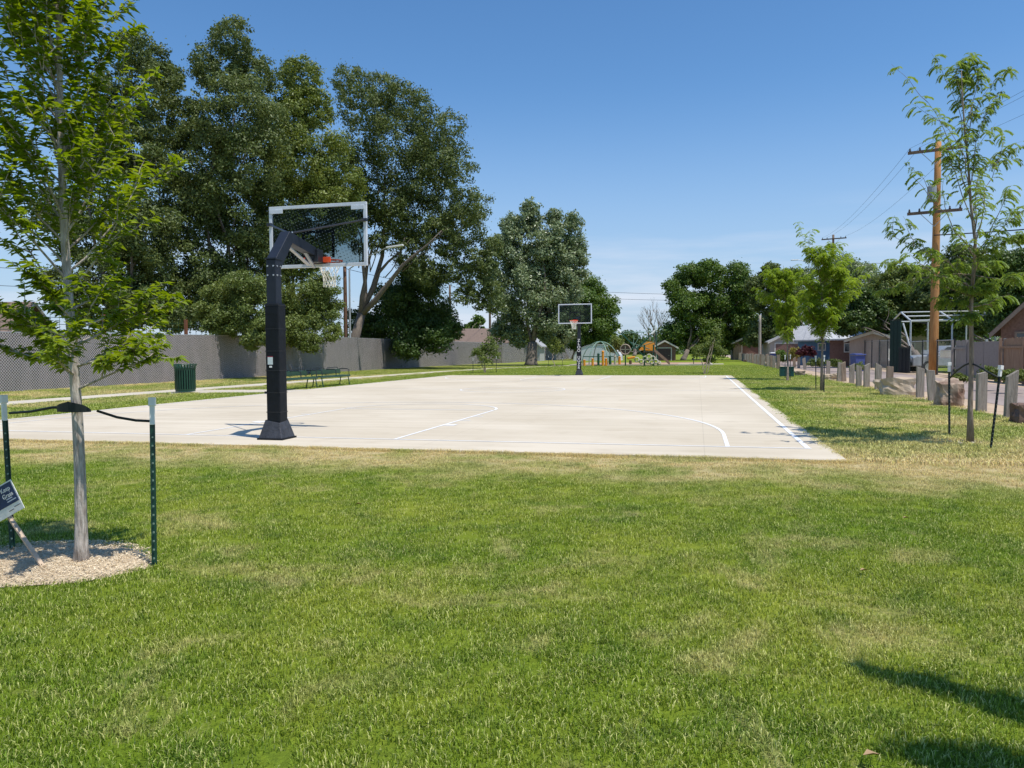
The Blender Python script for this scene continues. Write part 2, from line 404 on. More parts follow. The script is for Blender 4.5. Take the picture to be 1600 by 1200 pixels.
ribbon('footpath_link', [(-11.7, 12.4), (-10.2, 13.0), (-8.6, 13.7), (-7.63, 14.0)], 2.0, -.009, M_path)
# alley on the right: dirt verge then worn paving
sheet('dirt_verge', 12.05, 19.5, -40, 220, -.024, M_dirt)
sheet('alley', 13.3, 17.2, -40, 220, -.018, M_road)
# playground surface
M_chips = mat('play_surface', (.36, .21, .15), .95, c2=(.50, .34, .24), scale=3, bump=.6)
sheet('playground_surface', -5.2, 7.5, 59.5, 78, -.018, M_chips)
k = MB(); k.box((1.15, 59.42, .02), (12.9, .16, .16)); k.box((-5.28, 68.8, .02), (.16, 18.6, .16)); k.box((7.58, 68.8, .02), (.16, 18.6, .16)); struct(k.build('playground_kerb', M_path))
# distant rise so the skyline is not bare
hm = mat('far_ground', (.09, .11, .05), 1)

# ------------------------------------------------------------------ foliage generators
def crown(parent, lobes, leaf, m, n, droop=0, sub=.32, flat=.8, shell=.55, name='crown', stray=.07):
    """lobes: (centre xyz, radius). Sub-clumps sit on each lobe, leaves sit on each sub-clump."""
    C = np.array([l[0] for l in lobes]); Rr = np.array([l[1] for l in lobes])
    wgt = Rr**2; wgt = wgt/wgt.sum(); pos = []; nrm_ = []
    for i in range(len(C)):
        ni = int(n*wgt[i]); r = Rr[i]; ks = max(8, int(14*(1/sub)**1.4*.5)); ks = int(min(90, ks))
        d = rdir(ks); rad = r*(shell+(1-shell)*rg.random(ks)**.6)
        sc = C[i]+d*rad[:, None]*np.array([1, 1, flat]); sr = r*sub*(.6+.8*rg.random(ks))
        wk = sr**2; pick = rg.choice(ks, ni, p=wk/wk.sum())
        q = rdir(ni); rr = rg.random(ni)**.45
        p = sc[pick]+q*(sr[pick]*rr)[:, None]*np.array([1.1, 1.1, .75])
        st = rg.random(ni) < stray; p[st] += rg.normal(size=(st.sum(), 3))*r*.16
        pos.append(p); nrm_.append(q*.8+d[pick]*.5)
    P = np.concatenate(pos); Q = np.concatenate(nrm_); k = len(P)
    nr = norm(Q+rg.normal(size=(k, 3))*.75+np.array([0, 0, .35])); dr = np.cross(nr, rdir(k)); dr[:, 2] -= droop
    L = leaf*(.6+.8*rg.random(k)); V, T = leaf_arrays(P, dr, nr, L, L*.62, .15)
    return leaf_obj(name, [(V, T)], m, parent)
def limb(mb, a, b, ra, rb, bend=.12, n=6, seg=6):
    a, b = Vector(a), Vector(b); d = b-a; off = Vector((rnd.uniform(-1, 1), rnd.uniform(-1, 1), rnd.uniform(.0, .8)))*d.length*bend
    pts = []; rs = []
    for i in range(seg+1):
        t = i/seg; j = Vector((rnd.uniform(-1, 1), rnd.uniform(-1, 1), rnd.uniform(-1, 1)))*d.length*.02 if 0 < i < seg else Vector()
        pts.append(a+d*t+off*math.sin(t*math.pi)+j); rs.append(ra+(rb-ra)*t)
    mb.tube(pts, rs, n); return pts
def px_tree(label, base, lobes_px, t, leaf, m, n, trunk_r=.35, group=None, kind='tree', depth=.5, fork=.3, name='broadleaf_tree', droop=0, bark=None, sub=.32, limbs=None, shell=.5, flat=.85, nl=7, lr=.36):
    """lobes given where the photo shows them, at depth t; the base stands on the ground"""
    b = Vector(base); th = thing(name, label, 'tree', (b.x, b.y, -.03), group=group)
    L3 = []
    for q in lobes_px:
        u, v, r = q[:3]; dt = q[3] if len(q) > 3 else rnd.uniform(-1, 1)*depth*r*PX(t)
        tt = t+dt; L3.append((P3(u, v, tt), r*PX(tt)))
        if depth > .3:                                   # a lobe behind, so that the crown is round
            L3.append((P3(u+rnd.uniform(-.3, .3)*r, v+rnd.uniform(-.1, .3)*r, tt+r*PX(tt)*1.1), r*PX(tt)*.8))
    crown(th, L3, leaf, m, n, droop=droop, sub=sub, shell=shell, flat=flat)
    mb = MB(); top = Vector(np.mean([l[0] for l in L3], axis=0)); fk = b+(top-b)*fork; fk.x = b.x+(top.x-b.x)*fork*.6; fk.y = b.y+(top.y-b.y)*fork*.6
    bb = Vector((b.x, b.y, -.1))
    mb.tube([bb, bb+Vector((0, 0, .35)), bb.lerp(fk, .5), fk], [trunk_r*1.45, trunk_r*1.08, trunk_r*.92, trunk_r*.8], 12)
    order = sorted(L3, key=lambda l: -l[1])
    for c, r in (limbs or order[:nl]):
        c = Vector(c); limb(mb, fk-(fk-b)*rnd.uniform(0, .15), c, trunk_r*lr, trunk_r*.06)
        for k in range(2):
            limb(mb, fk.lerp(c, rnd.uniform(.5, .8)), c+Vector((rnd.uniform(-1, 1)*r, rnd.uniform(-1, 1)*r, rnd.uniform(-.3, .6)*r))*.8, trunk_r*.12, trunk_r*.03, n=5)
    wbuild(mb, 'trunk', bark or M_bark, th, smooth=True)
    return th

M_elm = leafmat('elm_leaves', (.048, .082, .016), (.180, .222, .066), trans=.24, rough=.5)
M_elm2 = leafmat('elm_leaves_light', (.095, .140, .020), (.235, .280, .060), trans=.25)
M_dark = leafmat('dark_leaves', (.034, .072, .012), (.105, .165, .032), trans=.22)
M_cot = leafmat('cottonwood_leaves', (.12, .175, .07), (.31, .37, .19), trans=.28, rough=.36, spec=.6)
M_map = leafmat('park_tree_leaves', (.060, .120, .015), (.155, .230, .040), trans=.3)
M_bush = leafmat('bush_leaves', (.075, .118, .020), (.215, .260, .065), trans=.25)
M_loc = leafmat('locust_leaves', (.15, .25, .02), (.29, .39, .05), trans=.5)
M_loc2 = leafmat('locust_leaves_green', (.10, .18, .025), (.22, .31, .06), trans=.45)
M_ash = leafmat('young_tree_leaves', (.12, .20, .015), (.30, .38, .05), trans=.45, rough=.35, spec=.5)
M_shr = leafmat('shrub_leaves', (.12, .17, .04), (.25, .30, .08), trans=.4)
M_red = leafmat('burgundy_leaves', (.05, .012, .016), (.10, .022, .026), trans=.3)
M_gold = leafmat('golden_shrub_leaves', (.22, .21, .04), (.38, .33, .08), trans=.3)

gA = 'tall elms growing behind the slatted fence'
px_tree('tall dark elm behind the young staked tree, leftmost of the elms', (-27.0, 28.0, 0), [(215, 85, 42), (190, 160, 55), (255, 120, 28), (150, 250, 55), (210, 250, 60), (215, 350, 62), (150, 370, 55), (190, 430, 62), (110, 450, 42), (235, 460, 45), (100, 330, 45), (262, 490, 36), (200, 490, 36), (150, 480, 36)], 45, .17, M_elm, 90000, .4, gA, sub=.22, shell=.68)
px_tree('tallest dark elm, its spire rising left of the near backboard', (-24.5, 34.5, 0), [(365, 62, 34), (345, 105, 45), (395, 115, 40), (262, 120, 26), (270, 185, 45), (370, 180, 70), (305, 240, 66), (400, 250, 60), (290, 330, 72), (370, 330, 78), (290, 430, 66), (390, 420, 62), (340, 460, 55), (290, 490, 36)], 49, .17, M_elm, 125000, .42, gA, sub=.21, shell=.7)
px_tree('lighter green elm directly above the near backboard', (-23.5, 41.0, 0), [(470, 120, 34), (445, 180, 48), (488, 170, 34), (480, 250, 66), (525, 290, 44), (440, 320, 55), (500, 350, 55), (450, 400, 50)], 54, .175, M_elm2, 85000, .4, gA, sub=.21, shell=.68)
px_tree('wide leaning elm with bare forked trunk right of the near backboard', (-21.3, 45.5, 0),
        [(548, 130, 30), (570, 175, 42), (600, 140, 30), (640, 160, 36), (620, 215, 52), (560, 250, 46), (690, 205, 40), (700, 260, 46), (660, 280, 54), (735, 320, 34), (720, 350, 44), (650, 340, 48), (600, 310, 40), (735, 400, 32), (745, 440, 26), (700, 420, 28), (640, 395, 32), (665, 425, 26), (725, 460, 18), (690, 370, 36), (625, 345, 32), (550, 300, 26), (545, 350, 24), (530, 330, 20), (560, 385, 14), (768, 385, 18), (768, 450, 18), (774, 478, 14), (750, 470, 16), (590, 380, 20), (570, 330, 30), (760, 410, 22)], 60, .18, M_elm, 105000, .42, gA, fork=.36, sub=.22, shell=.68, lr=.60, limbs=[(P3(556, 350, 60), 1), (P3(592, 360, 60), 1), (P3(640, 375, 59), 1), (P3(690, 360, 58), 1), (P3(600, 260, 61), 1)])
px_tree('low dense dark tree draping over the fence right of the near hoop', (-20.2, 53.0, 0), [(645, 430, 24), (670, 440, 26), (615, 470, 34), (645, 470, 45), (690, 495, 32), (640, 515, 42), (590, 515, 32), (560, 500, 22), (685, 530, 26, -3), (640, 545, 22, -3), (705, 515, 18, -2)], 64, .19, M_dark, 66000, .3, 'low trees draping over the slatted fence')
px_tree('bushy tree overhanging the fence left of the near hoop pole', (-19.6, 27.0, 0), [(345, 475, 34), (385, 450, 34), (400, 490, 38), (360, 500, 32), (320, 488, 18), (420, 520, 24, -1.5), (395, 530, 18, -1.5), (330, 510, 14, -1)], 41.0, .12, M_bush, 52000, .13, 'low trees draping over the slatted fence')
px_tree('bushy tree overhanging the fence right of the near hoop pole', (-19.8, 35.5, 0), [(470, 465, 34), (505, 450, 28), (510, 490, 30), (470, 505, 36), (450, 520, 26, -2), (485, 535, 20, -2.5), (440, 480, 28), (520, 520, 16, -2)], 48.3, .13, M_bush, 46000, .13, 'low trees draping over the slatted fence')
px_tree('tall grey-green cottonwood on the lawn left of the far hoop', G(830, 571), [(830, 325, 15), (826, 350, 20), (798, 350, 17), (802, 372, 22), (780, 385, 20), (866, 340, 15), (868, 365, 20), (896, 348, 16), (900, 378, 19), (905, 400, 16), (848, 390, 32), (880, 408, 26), (800, 410, 30), (770, 430, 20), (830, 440, 38), (880, 445, 32), (905, 430, 15), (790, 468, 30), (845, 485, 38), (885, 485, 26), (800, 510, 24), (860, 520, 22), (785, 515, 20), (885, 520, 18), (810, 528, 15), (872, 540, 12)], 74, .23, M_cot, 90000, .56, fork=.25, sub=.34, shell=.25, flat=1.1)
px_tree('rounded green tree behind the far backboard', G(897, 560.5), [(925, 448, 20), (945, 480, 24), (915, 475, 26), (885, 500, 26), (925, 510, 28), (950, 510, 18), (900, 530, 20), (940, 528, 16), (880, 525, 18), (895, 455, 20)], 118, .32, M_map, 42000, .42, sub=.34)
px_tree('large dark green shade tree at the centre right beyond the playground', G(1068, 563), [(1110, 425, 24), (1080, 430, 24), (1145, 430, 24), (1055, 450, 18), (1075, 480, 30), (1120, 470, 36), (1160, 465, 26), (1175, 440, 12), (1060, 520, 24), (1100, 515, 32), (1145, 510, 30), (1165, 500, 20), (1085, 540, 16), (1130, 540, 16), (1165, 530, 16)], 106, .30, M_map, 80000, .36, fork=.2, sub=.34)
# row of trees behind the alley houses
gB = 'trees growing behind the alley fences and garages'
for lab, base, lob, t, leaf, m, n in [
    ('dark tree between the big shade tree and the first yellow-green locust', (19.5, 78), [(1205, 425, 16), (1215, 450, 22), (1235, 430, 16), (1190, 470, 18), (1215, 490, 22), (1190, 510, 18), (1180, 530, 14), (1235, 500, 22), (1210, 525, 16), (1180, 445, 16), (1240, 460, 20)], 92, .3, M_elm, 20000),
    ('grey-green tree behind the second utility pole', (24.0, 80), [(1320, 418, 24), (1345, 432, 26), (1300, 440, 22), (1330, 470, 28), (1360, 460, 26), (1280, 460, 22), (1270, 490, 20), (1300, 500, 22), (1375, 440, 16), (1260, 430, 16)], 95, .3, M_cot, 20000),
    ('very dark low tree behind the tan garage', (21.0, 44), [(1330, 505, 26), (1360, 490, 28), (1380, 505, 22), (1310, 490, 18), (1345, 470, 20)], 56, .22, M_dark, 22000),
    ('mid green tree behind the open metal frame, left part', (27.0, 46), [(1405, 435, 22), (1385, 450, 24), (1420, 460, 32), (1395, 490, 28), (1440, 500, 28), (1435, 432, 18), (1370, 480, 22)], 60, .22, M_bush, 26000),
    ('broad dark tree behind the open metal frame at the utility pole', (29.0, 40), [(1465, 440, 34), (1500, 412, 34), (1540, 420, 28), (1520, 460, 34), (1480, 490, 30), (1450, 470, 26), (1530, 500, 30), (1490, 520, 22)], 54, .2, M_elm, 32000),
    ('green tree above the brown gabled roof at the right', (27.0, 25), [(1560, 420, 32), (1595, 420, 34), (1585, 460, 34), (1550, 460, 28), (1560, 500, 26), (1530, 430, 20), (1620, 450, 34)], 43, .17, M_dark, 32000)]:
    px_tree(lab, (base[0], base[1], 0), lob, t, leaf*.85, m, int(n*1.8), .24, gB, sub=.33, nl=3)
px_tree('distant low dark tree behind the cable climber', (-11, 205, 0), [(985, 528, 14), (1000, 540, 12), (968, 545, 10), (1012, 545, 10), (1035, 535, 10)], 220, .6, M_dark, 8000, .5, 'distant trees on the skyline')
px_tree('distant small tree above the brown roofed house', (-34, 125, 0), [(738, 510, 10), (748, 500, 8), (728, 518, 8), (755, 518, 8)], 150, .45, M_map, 5000, .3, 'distant trees on the skyline')
px_tree('bright green tree glimpsed left of the cottonwood trunk', (-20, 92, 0), [(815, 533, 12), (805, 525, 10), (822, 525, 9)], 104, .3, M_shr, 5000, .2, 'distant trees on the skyline')
# distant wood closing the horizon on both sides
def far_wood():
    pos = []; 
    for i in range(900):
        a = rg.uniform(-70, 60); 
        y = rg.uniform(240, 330); x = math.tan(math.radians(a))*y*.9; r = rg.uniform(3, 7)
        pos.append((np.array([x, y, rg.uniform(0, 5.5)]), r))
    th = thing('far_wood', 'low distant line of trees along the horizon', 'wood', (0, 0, 0)); 
    o = crown(th, pos, 1.3, M_dark, 90000, sub=.45); del th['category']; o.parent = None
    bpy.data.objects.remove(th); o.name = 'distant_wood'; o['kind'] = 'stuff'; tag(o, 'low distant line of trees along the horizon', 'wood')
far_wood()

# bare dead tree
dt = thing('dead_tree', 'bare dead tree standing left of the large shade tree', 'tree', tuple(G(1022, 561.5)))
mb = MB(); b0 = Vector(dt.location)
def twig(a, d, L, r, dep):
    b = a+d*L; limb(mb, a, b, r, r*.55, .05, 5, 4)
    if dep:
        for i in range(rnd.choice((2, 3, 3))):
            nd = (d+Vector((rnd.uniform(-.6, .6), rnd.uniform(-.6, .6), rnd.uniform(-.1, .5)))).normalized()
            twig(a.lerp(b, rnd.uniform(.6, 1)), nd, L*rnd.uniform(.55, .8), r*.5, dep-1)
twig(b0, Vector((.03, 0, 1)), 3.8, .22, 4); twig(b0+Vector((0, 0, 1.5)), Vector((.25, 0, 1)).normalized(), 3, .14, 4); twig(b0+Vector((0, 0, 1)), Vector((-.3, 0, 1)).normalized(), 3, .14, 4)
wbuild(mb, 'trunk', mat('dead_wood', (.30, .26, .22), .9), dt)

# young staked tree at the near left --------------------------------------
def young_tree():
    base = Vector((2.50, -6.72, -.03)); th = thing('young_tree', 'young leafy tree with pale trunk held by black straps beside the tilted sign', 'tree', base)
    tk = MB(); pts = []; rs = []
    H = 4.45
    for i in range(24):
        t = i/23; z = -.05+t*H
        q = base+Vector((-.02*z/1.3+.012*math.sin(z*2.3), .01*math.sin(z*1.7), z))
        pts.append(q); r = .034*(1-t)**.8+.004
        if z < .25: r += .020*(1-max(z, 0)/.25)**2
        rs.append(r)
    tk.tube(pts, rs, 14)
    def at(z):
        i = min(22, max(0, int(z/H*23))); return pts[i].lerp(pts[i+1], z/H*23-i)
    P = []; D = []; Nn = []; LL = []
    br = MB()
    def cluster(p, d, k=7, s=1):
        for i in range(k):
            a = rnd.uniform(0, 6.28); dd = (d*.5+Vector((math.cos(a), math.sin(a), rnd.uniform(-.5, .45)))*.9).normalized()
            P.append(p+d*rnd.uniform(-.05, .02)); D.append(dd); Nn.append(Vector((rnd.uniform(-.4, .4), rnd.uniform(-.4, .4), 1))); LL.append(rnd.uniform(.04, .088)*s)
    def branch(a, d, L, r, lvl, up=.25):
        seg = 5; p = a.copy(); dd = d.copy(); prev = p.copy(); path = [p.copy()]
        for i in range(seg):
            dd = (dd+Vector((rnd.uniform(-.16, .16), rnd.uniform(-.16, .16), up*.25))).normalized(); p = p+dd*L/seg; path.append(p.copy())
            if lvl > 0 and i >= 1:
                for q in range(rnd.choice((1, 2, 2))):
                    sd = (dd+Vector((rnd.uniform(-1, 1), rnd.uniform(-1, 1), rnd.uniform(-.45, .6)))*.9).normalized()
                    branch(p, sd, L*rnd.uniform(.28, .5), r*.5, lvl-1, up*.6)
            if lvl == 0 or i >= 2: cluster(p, dd, 6 if i < seg-1 else 9)
        br.tube(path, [r*(1-.75*i/seg) for i in range(seg+1)], 5, cap=False)
    z = 1.18; k = 0
    while z < 4.2:
        a = k*2.4+rnd.uniform(-.4, .4)
        u = z/4.3
        spread = .54 if z < 1.9 else (.52 if z < 2.9 else .48*(1-(z-2.9)/2.2))
        elev = .35 if z < 1.7 else .75+.6*u
        d = Vector((math.cos(a), math.sin(a), elev)).normalized()
        branch(at(z), d, spread*rnd.uniform(.75, 1.15)*math.sqrt(1+elev*elev)*.85, .011*(1-u*.5), 1, .3 if z > 1.6 else .12)
        z += .046; k += 1
    # the two long low branches seen in the photo
    for tgt in ((P3(240, 488, 4.9), .62), (P3(215, 552, 4.7), .5), (P3(20, 500, 4.8), .5), (P3(0, 545, 4.9), .55)):
        a = at(1.33 if tgt[0][2] < 1.5 else 1.45); d = Vector(tgt[0])-a; branch(a, d.normalized(), d.length, .010, 1, .05)
    P = np.array(P); D = np.array(D); Nn = np.array(Nn); LL = np.array(LL)
    keep = ~((P[:, 2] < 1.22))
    P, D, Nn, LL = P[keep], D[keep], Nn[keep], LL[keep]
    D[:, 2] -= .25
    leaf_obj('crown', [leaf_arrays(P, D, Nn, LL, LL*.40, .22)], M_ash, th)
    wbuild(tk, 'trunk', M_ybark, th, smooth=True); wbuild(br, 'branches', M_ybark, th, smooth=True)
    return len(P)
print('young tree leaves', young_tree())

# locusts ------------------------------------------------------------------
def locust(label, base, path, tips, m, leafL, dens, r0, group=None, bark=M_lbark, extra=0, wid=.30, sub_p=.75):
    """path: trunk points; tips: (start index fraction, tip point)"""
    b = Vector(base); th = thing('young_locust_tree', label, 'tree', b, group=group); br = MB()
    path = [Vector(p) for p in path]; n = len(path)
    br.tube(path, [r0*(1-.85*(i/(n-1))**.9)+(.4*r0 if i == 0 else 0) for i in range(n)], 10)
    P = []; D = []; NN = []; LL = []
    def comp(p, d):                     # one compound leaf: drooping rachis with paired leaflets
        L = leafL*rnd.uniform(.7, 1.2); q = p.copy(); dd = d.normalized(); k = 8
        for i in range(k):
            dd = (dd+Vector((0, 0, -.20))).normalized(); q = q+dd*L/k
            side = dd.cross(Vector((0, 0, 1))); side = side.normalized() if side.length > .01 else Vector((1, 0, 0))
            for s in (-1, 1):
                P.append(q.copy()); D.append(side*s+dd*.6+Vector((0, 0, -.35))); NN.append(Vector((rnd.uniform(-.3, .3), rnd.uniform(-.3, .3), 1))); LL.append(L*wid*rnd.uniform(.8, 1.2))
    def shoot(a, bb, r, lvl):
        pts = limb(br, a, bb, r, r*.25, .10, 5, 6); Lg = (bb-a).length
        for i in range(1, len(pts)):
            d = (pts[i]-pts[i-1]).normalized()
            for k in range(dens):
                a2 = rnd.uniform(0, 6.28); v = Vector((math.cos(a2), math.sin(a2), rnd.uniform(-.1, .6)))
                if i >= 2 or lvl == 0: comp(pts[i-1].lerp(pts[i], rnd.random()), v+d*.5)
            if lvl > 0 and i >= 2 and rnd.random() < sub_p:
                v = Vector((rnd.uniform(-1, 1), rnd.uniform(-1, 1), rnd.uniform(-.1, .9))).normalized()
                shoot(pts[i], pts[i]+(d*.6+v*.7)*Lg*rnd.uniform(.22, .4), r*.5, lvl-1)
    for f_, tip in tips:
        k = f_*(n-1); i = min(n-2, int(k)); a = path[i].lerp(path[i+1], k-i); shoot(a, Vector(tip), r0*.3*(1-f_*.5), 1)
    P, D, NN, LL = map(np.array, (P, D, NN, LL))
    leaf_obj('crown', [leaf_arrays(P, D, NN, LL, LL*.42, .1)], m, th); wbuild(br, 'trunk', bark, th, smooth=True); return len(P)
T = 10.8
def pts_px(l, t, jit=.5): return [P3(u, v, t+rnd.uniform(-jit, jit)) for u, v in l]
tp = [(.38, (1450, 395)), (.36, (1412, 412)), (.34, (1400, 372)), (.4, (1400, 448)), (.33, (1440, 440)), (.45, (1425, 275)), (.42, (1560, 420)), (.4, (1585, 440)), (.36, (1590, 335)), (.45, (1575, 300)), (.5, (1570, 240)), (.52, (1545, 250)),
      (.62, (1450, 160)), (.65, (1470, 190)), (.7, (1480, 130)), (.75, (1555, 125)), (.8, (1530, 105)), (.9, (1500, 98)), (.85, (1515, 100)), (.6, (1540, 180)), (.55, (1480, 235)),  (.3, (1470, 470)), (.3, (1550, 480)), (.28, (1500, 500)), (.33, (1490, 440)), (.33, (1540, 450)), (.45, (1590, 370)), (.5, (1500, 270)),  (.43, (1540, 330))]
print('locust', locust('sparse young locust tree staked on the lawn at the right', (10.09, 1.26, -.03),
       [(10.09, 1.26, -.05)]+[P3(u, v, T) for u, v in ((1516, 640), (1518, 560), (1517, 480), (1521, 430), (1524, 380), (1517, 320), (1513, 260), (1507, 200), (1504, 150), (1502, 110))],
       [(f_, P3(u, v, T+rnd.uniform(-.8, .8))) for f_, (u, v) in tp], M_loc2, .15, 2, .040, bark=M_lbark, wid=.36, sub_p=.62))
def mid_locust(label, u0, v0, t, spine, tips, dens=3, leafL=.19):
    b = G(u0, v0); b[2] = -.03
    return locust(label, b, [b]+[P3(u, v, t) for u, v in spine], [(f_, P3(u, v, t+rnd.uniform(-.9, .9))) for f_, u, v in tips], M_loc, leafL, dens, .045, 'yellow-green young locusts along the court')
tips = []
for i in range(50):
    v = rnd.uniform(425, 518); half = 42*math.sin(min(1, (v-405)/60)*math.pi/2)*(1 if v < 480 else max(.35, 1-(v-480)/55)); tips.append((min(.97, max(.3, 1-(v-395)/185)), 1226+rnd.uniform(-1, 1)*half, v-5))
mid_locust('yellow-green young locust farther along the court, in front of the tan garage', 1230.5, 594.5, 33.9, [(1231, 570), (1230, 530), (1228, 490), (1226, 450), (1224, 415)], tips)
tips = []
for i in range(44):
    v = rnd.uniform(390, 522); half = 50*math.sin(min(1, (v-370)/70)*math.pi/2)*(1 if v < 470 else max(.3, 1-(v-470)/80)); tips.append((min(.97, max(.3, 1-(v-370)/200)), 1290+rnd.uniform(-1, 1)*half, v-8))
tips += [(.8, 1255, 372), (.85, 1262, 385), (.9, 1300, 385), (.8, 1325, 430)]
mid_locust('yellow-green young locust nearer on the lawn, left of the bollards', 1284, 610, 24.8, [(1284, 570), (1286, 520), (1285, 470), (1280, 430), (1275, 390)], tips)
# saplings and shrubs on the far lawn
def bush(name, label, base, blobs, t, leaf, m, n, stems, cat, group=None, sub=.4, stem_r=.02, bark=M_lbark):
    b = Vector(base); th = thing(name, label, cat, b, group=group)
    L3 = [(P3(u, v, t+rnd.uniform(-.5, .5)*r*PX(t)), r*PX(t)) for u, v, r in blobs]
    crown(th, L3, leaf, m, n, sub=sub, shell=.2, stray=.1)
    if stems:
        s = MB()
        for i in range(stems):
            c = Vector(rnd.choice(L3)[0]); limb(s, b+Vector((rnd.uniform(-.12, .12), rnd.uniform(-.12, .12), 0))*(stems > 1), c, stem_r, stem_r*.4, .05, 5)
        wbuild(s, 'stems', bark, th)
    return th
bush('multi_stem_shrub', 'open multi-stemmed shrub by the far right end of the court', G(1103, 584), [(1100, 545, 12), (1115, 535, 14), (1090, 550, 10), (1125, 550, 11), (1108, 560, 10), (1118, 520, 8)], 44.3, .10, M_shr, 3800, 7, 'shrub', 'open shrubs beyond the court')
bush('multi_stem_shrub', 'open multi-stemmed shrub between two stakes at the far left of the court', G(757, 582), [(752, 545, 12), (768, 545, 12), (757, 560, 13), (765, 532, 8), (742, 552, 7), (775, 555, 8)], 49.5, .11, M_shr, 2600, 7, 'shrub', 'open shrubs beyond the court')
bush('sapling', 'small staked sapling left of the far hoop pole', G(867, 572.5), [(867, 533, 8), (862, 541, 8), (873, 541, 7), (867, 549, 6)], 72, .16, M_shr, 900, 1, 'tree', 'small saplings near the playground', stem_r=.04)
bush('sapling', 'leafy sapling beside the green climbing dome', G(961, 568), [(962, 535, 11), (955, 543, 9), (970, 542, 8)], 80, .2, M_shr, 1800, 1, 'tree', 'small saplings near the playground', stem_r=.05)
bush('burgundy_shrub', 'burgundy shrub in front of the alley fence', P3(1260, 556, 55)*[1, 1, 0], [(1252, 550, 7), (1262, 547, 9), (1270, 552, 6)], 55, .14, M_red, 1800, 3, 'shrub')
bush('golden_shrub', 'golden round shrub left of the burgundy shrub', P3(1242, 556, 60)*[1, 1, 0], [(1242, 548, 7), (1240, 555, 7), (1246, 553, 6)], 60, .14, M_gold, 1600, 2, 'shrub')
bush('green_shrub', 'green shrub in front of the tan garage door', P3(1222, 558, 70)*[1, 1, 0], [(1220, 552, 7), (1224, 558, 7), (1217, 560, 5)], 70, .18, M_map, 1500, 2, 'shrub')
for i, (u, v, r, t, lb) in enumerate(((1342, 572, 7, 40, 'leafy weeds at the foot of the lattice panel'), (1500, 590, 7, 29.5, 'weeds at the foot of the grey fence panels'), (1545, 583, 11, 24, 'dark leafy plants at the foot of the wooden fence'), (1585, 585, 12, 22.5, 'dark leafy plants under the right end of the wooden fence'), (1275, 565, 8, 52, 'green weeds below the burgundy shrub'), (1302, 566, 8, 46, 'weeds along the alley fence right of the nearer locust'))):
    bush('weed_clump', lb, P3(u, v, t)*[1, 1, 0], [(u-r, v+r*.3, r*.8), (u, v, r), (u+r, v+r*.3, r*.8)], t, .09, M_bush, 1500, 0, 'plant', 'weeds along the alley')

# ------------------------------------------------------------------ slatted chain link fence on the left
def slat_mat():
    m, t, b = newmat('privacy_slats'); L = t.links.new
    ge = N(t, 'ShaderNodeNewGeometry'); sp = N(t, 'ShaderNodeSeparateXYZ'); L(ge.outputs['Position'], sp.inputs[0])
    s = N(t, 'ShaderNodeMath', operation='ADD'); L(sp.outputs[0], s.inputs[0]); L(sp.outputs[1], s.inputs[1])
    def op(o, a, b2, c=None):
        q = N(t, 'ShaderNodeMath', operation=o)
        for i, v in enumerate((a, b2, c)):
            if v is None: continue
            if isinstance(v, (int, float)): q.inputs[i].default_value = v
            else: L(v, q.inputs[i])
        return q.outputs[0]
    z = sp.outputs[2]; y = s.outputs[0]
    def wires(e): return op('LESS_THAN', op('FRACT', op('MULTIPLY_ADD', e, 1/.115, 50.0), 0), .15)
    wr = op('MAXIMUM', wires(op('ADD', y, z)), wires(op('SUBTRACT', y, z)))
    slat = op('LESS_THAN', op('FRACT', op('MULTIPLY_ADD', y, 1/.075, 50.0), 0), .16)
    n = N(t, 'ShaderNodeTexNoise'); n.inputs['Scale'].default_value = 1.1; n.inputs['Detail'].default_value = 6; n.inputs['Roughness'].default_value = .65; mpn = N(t, 'ShaderNodeMapping'); mpn.inputs['Scale'].default_value = (1, 1.4, .35); L(ge.outputs['Position'], mpn.inputs[0]); L(mpn.outputs[0], n.inputs[0])
    r = N(t, 'ShaderNodeValToRGB'); L(n.outputs[0], r.inputs[0]); r.color_ramp.elements[0].position = .35; r.color_ramp.elements[1].position = .7
    r.color_ramp.elements[0].color = (.075, .062, .060, 1); r.color_ramp.elements[1].color = (.175, .142, .145, 1)
    m1 = N(t, 'ShaderNodeMix', data_type='RGBA'); L(slat, m1.inputs[0]); L(r.outputs[0], m1.inputs[6]); m1.inputs[7].default_value = (.05, .045, .045, 1)
    m2 = N(t, 'ShaderNodeMix', data_type='RGBA'); L(wr, m2.inputs[0]); L(m1.outputs[2], m2.inputs[6]); m2.inputs[7].default_value = (.62, .59, .58, 1)
    L(m2.outputs[2], b.inputs['Base Color']); b.inputs['Roughness'].default_value = .6
    bp = N(t, 'ShaderNodeBump'); bp.inputs['Strength'].default_value = .8; bp.inputs['Distance'].default_value = .01; L(wr, bp.inputs['Height']); L(bp.outputs[0], b.inputs['Normal'])
    return m
M_slat = slat_mat(); M_galv = mat('galvanised_steel', (.45, .46, .47), .45, metal=.5, var=.1)
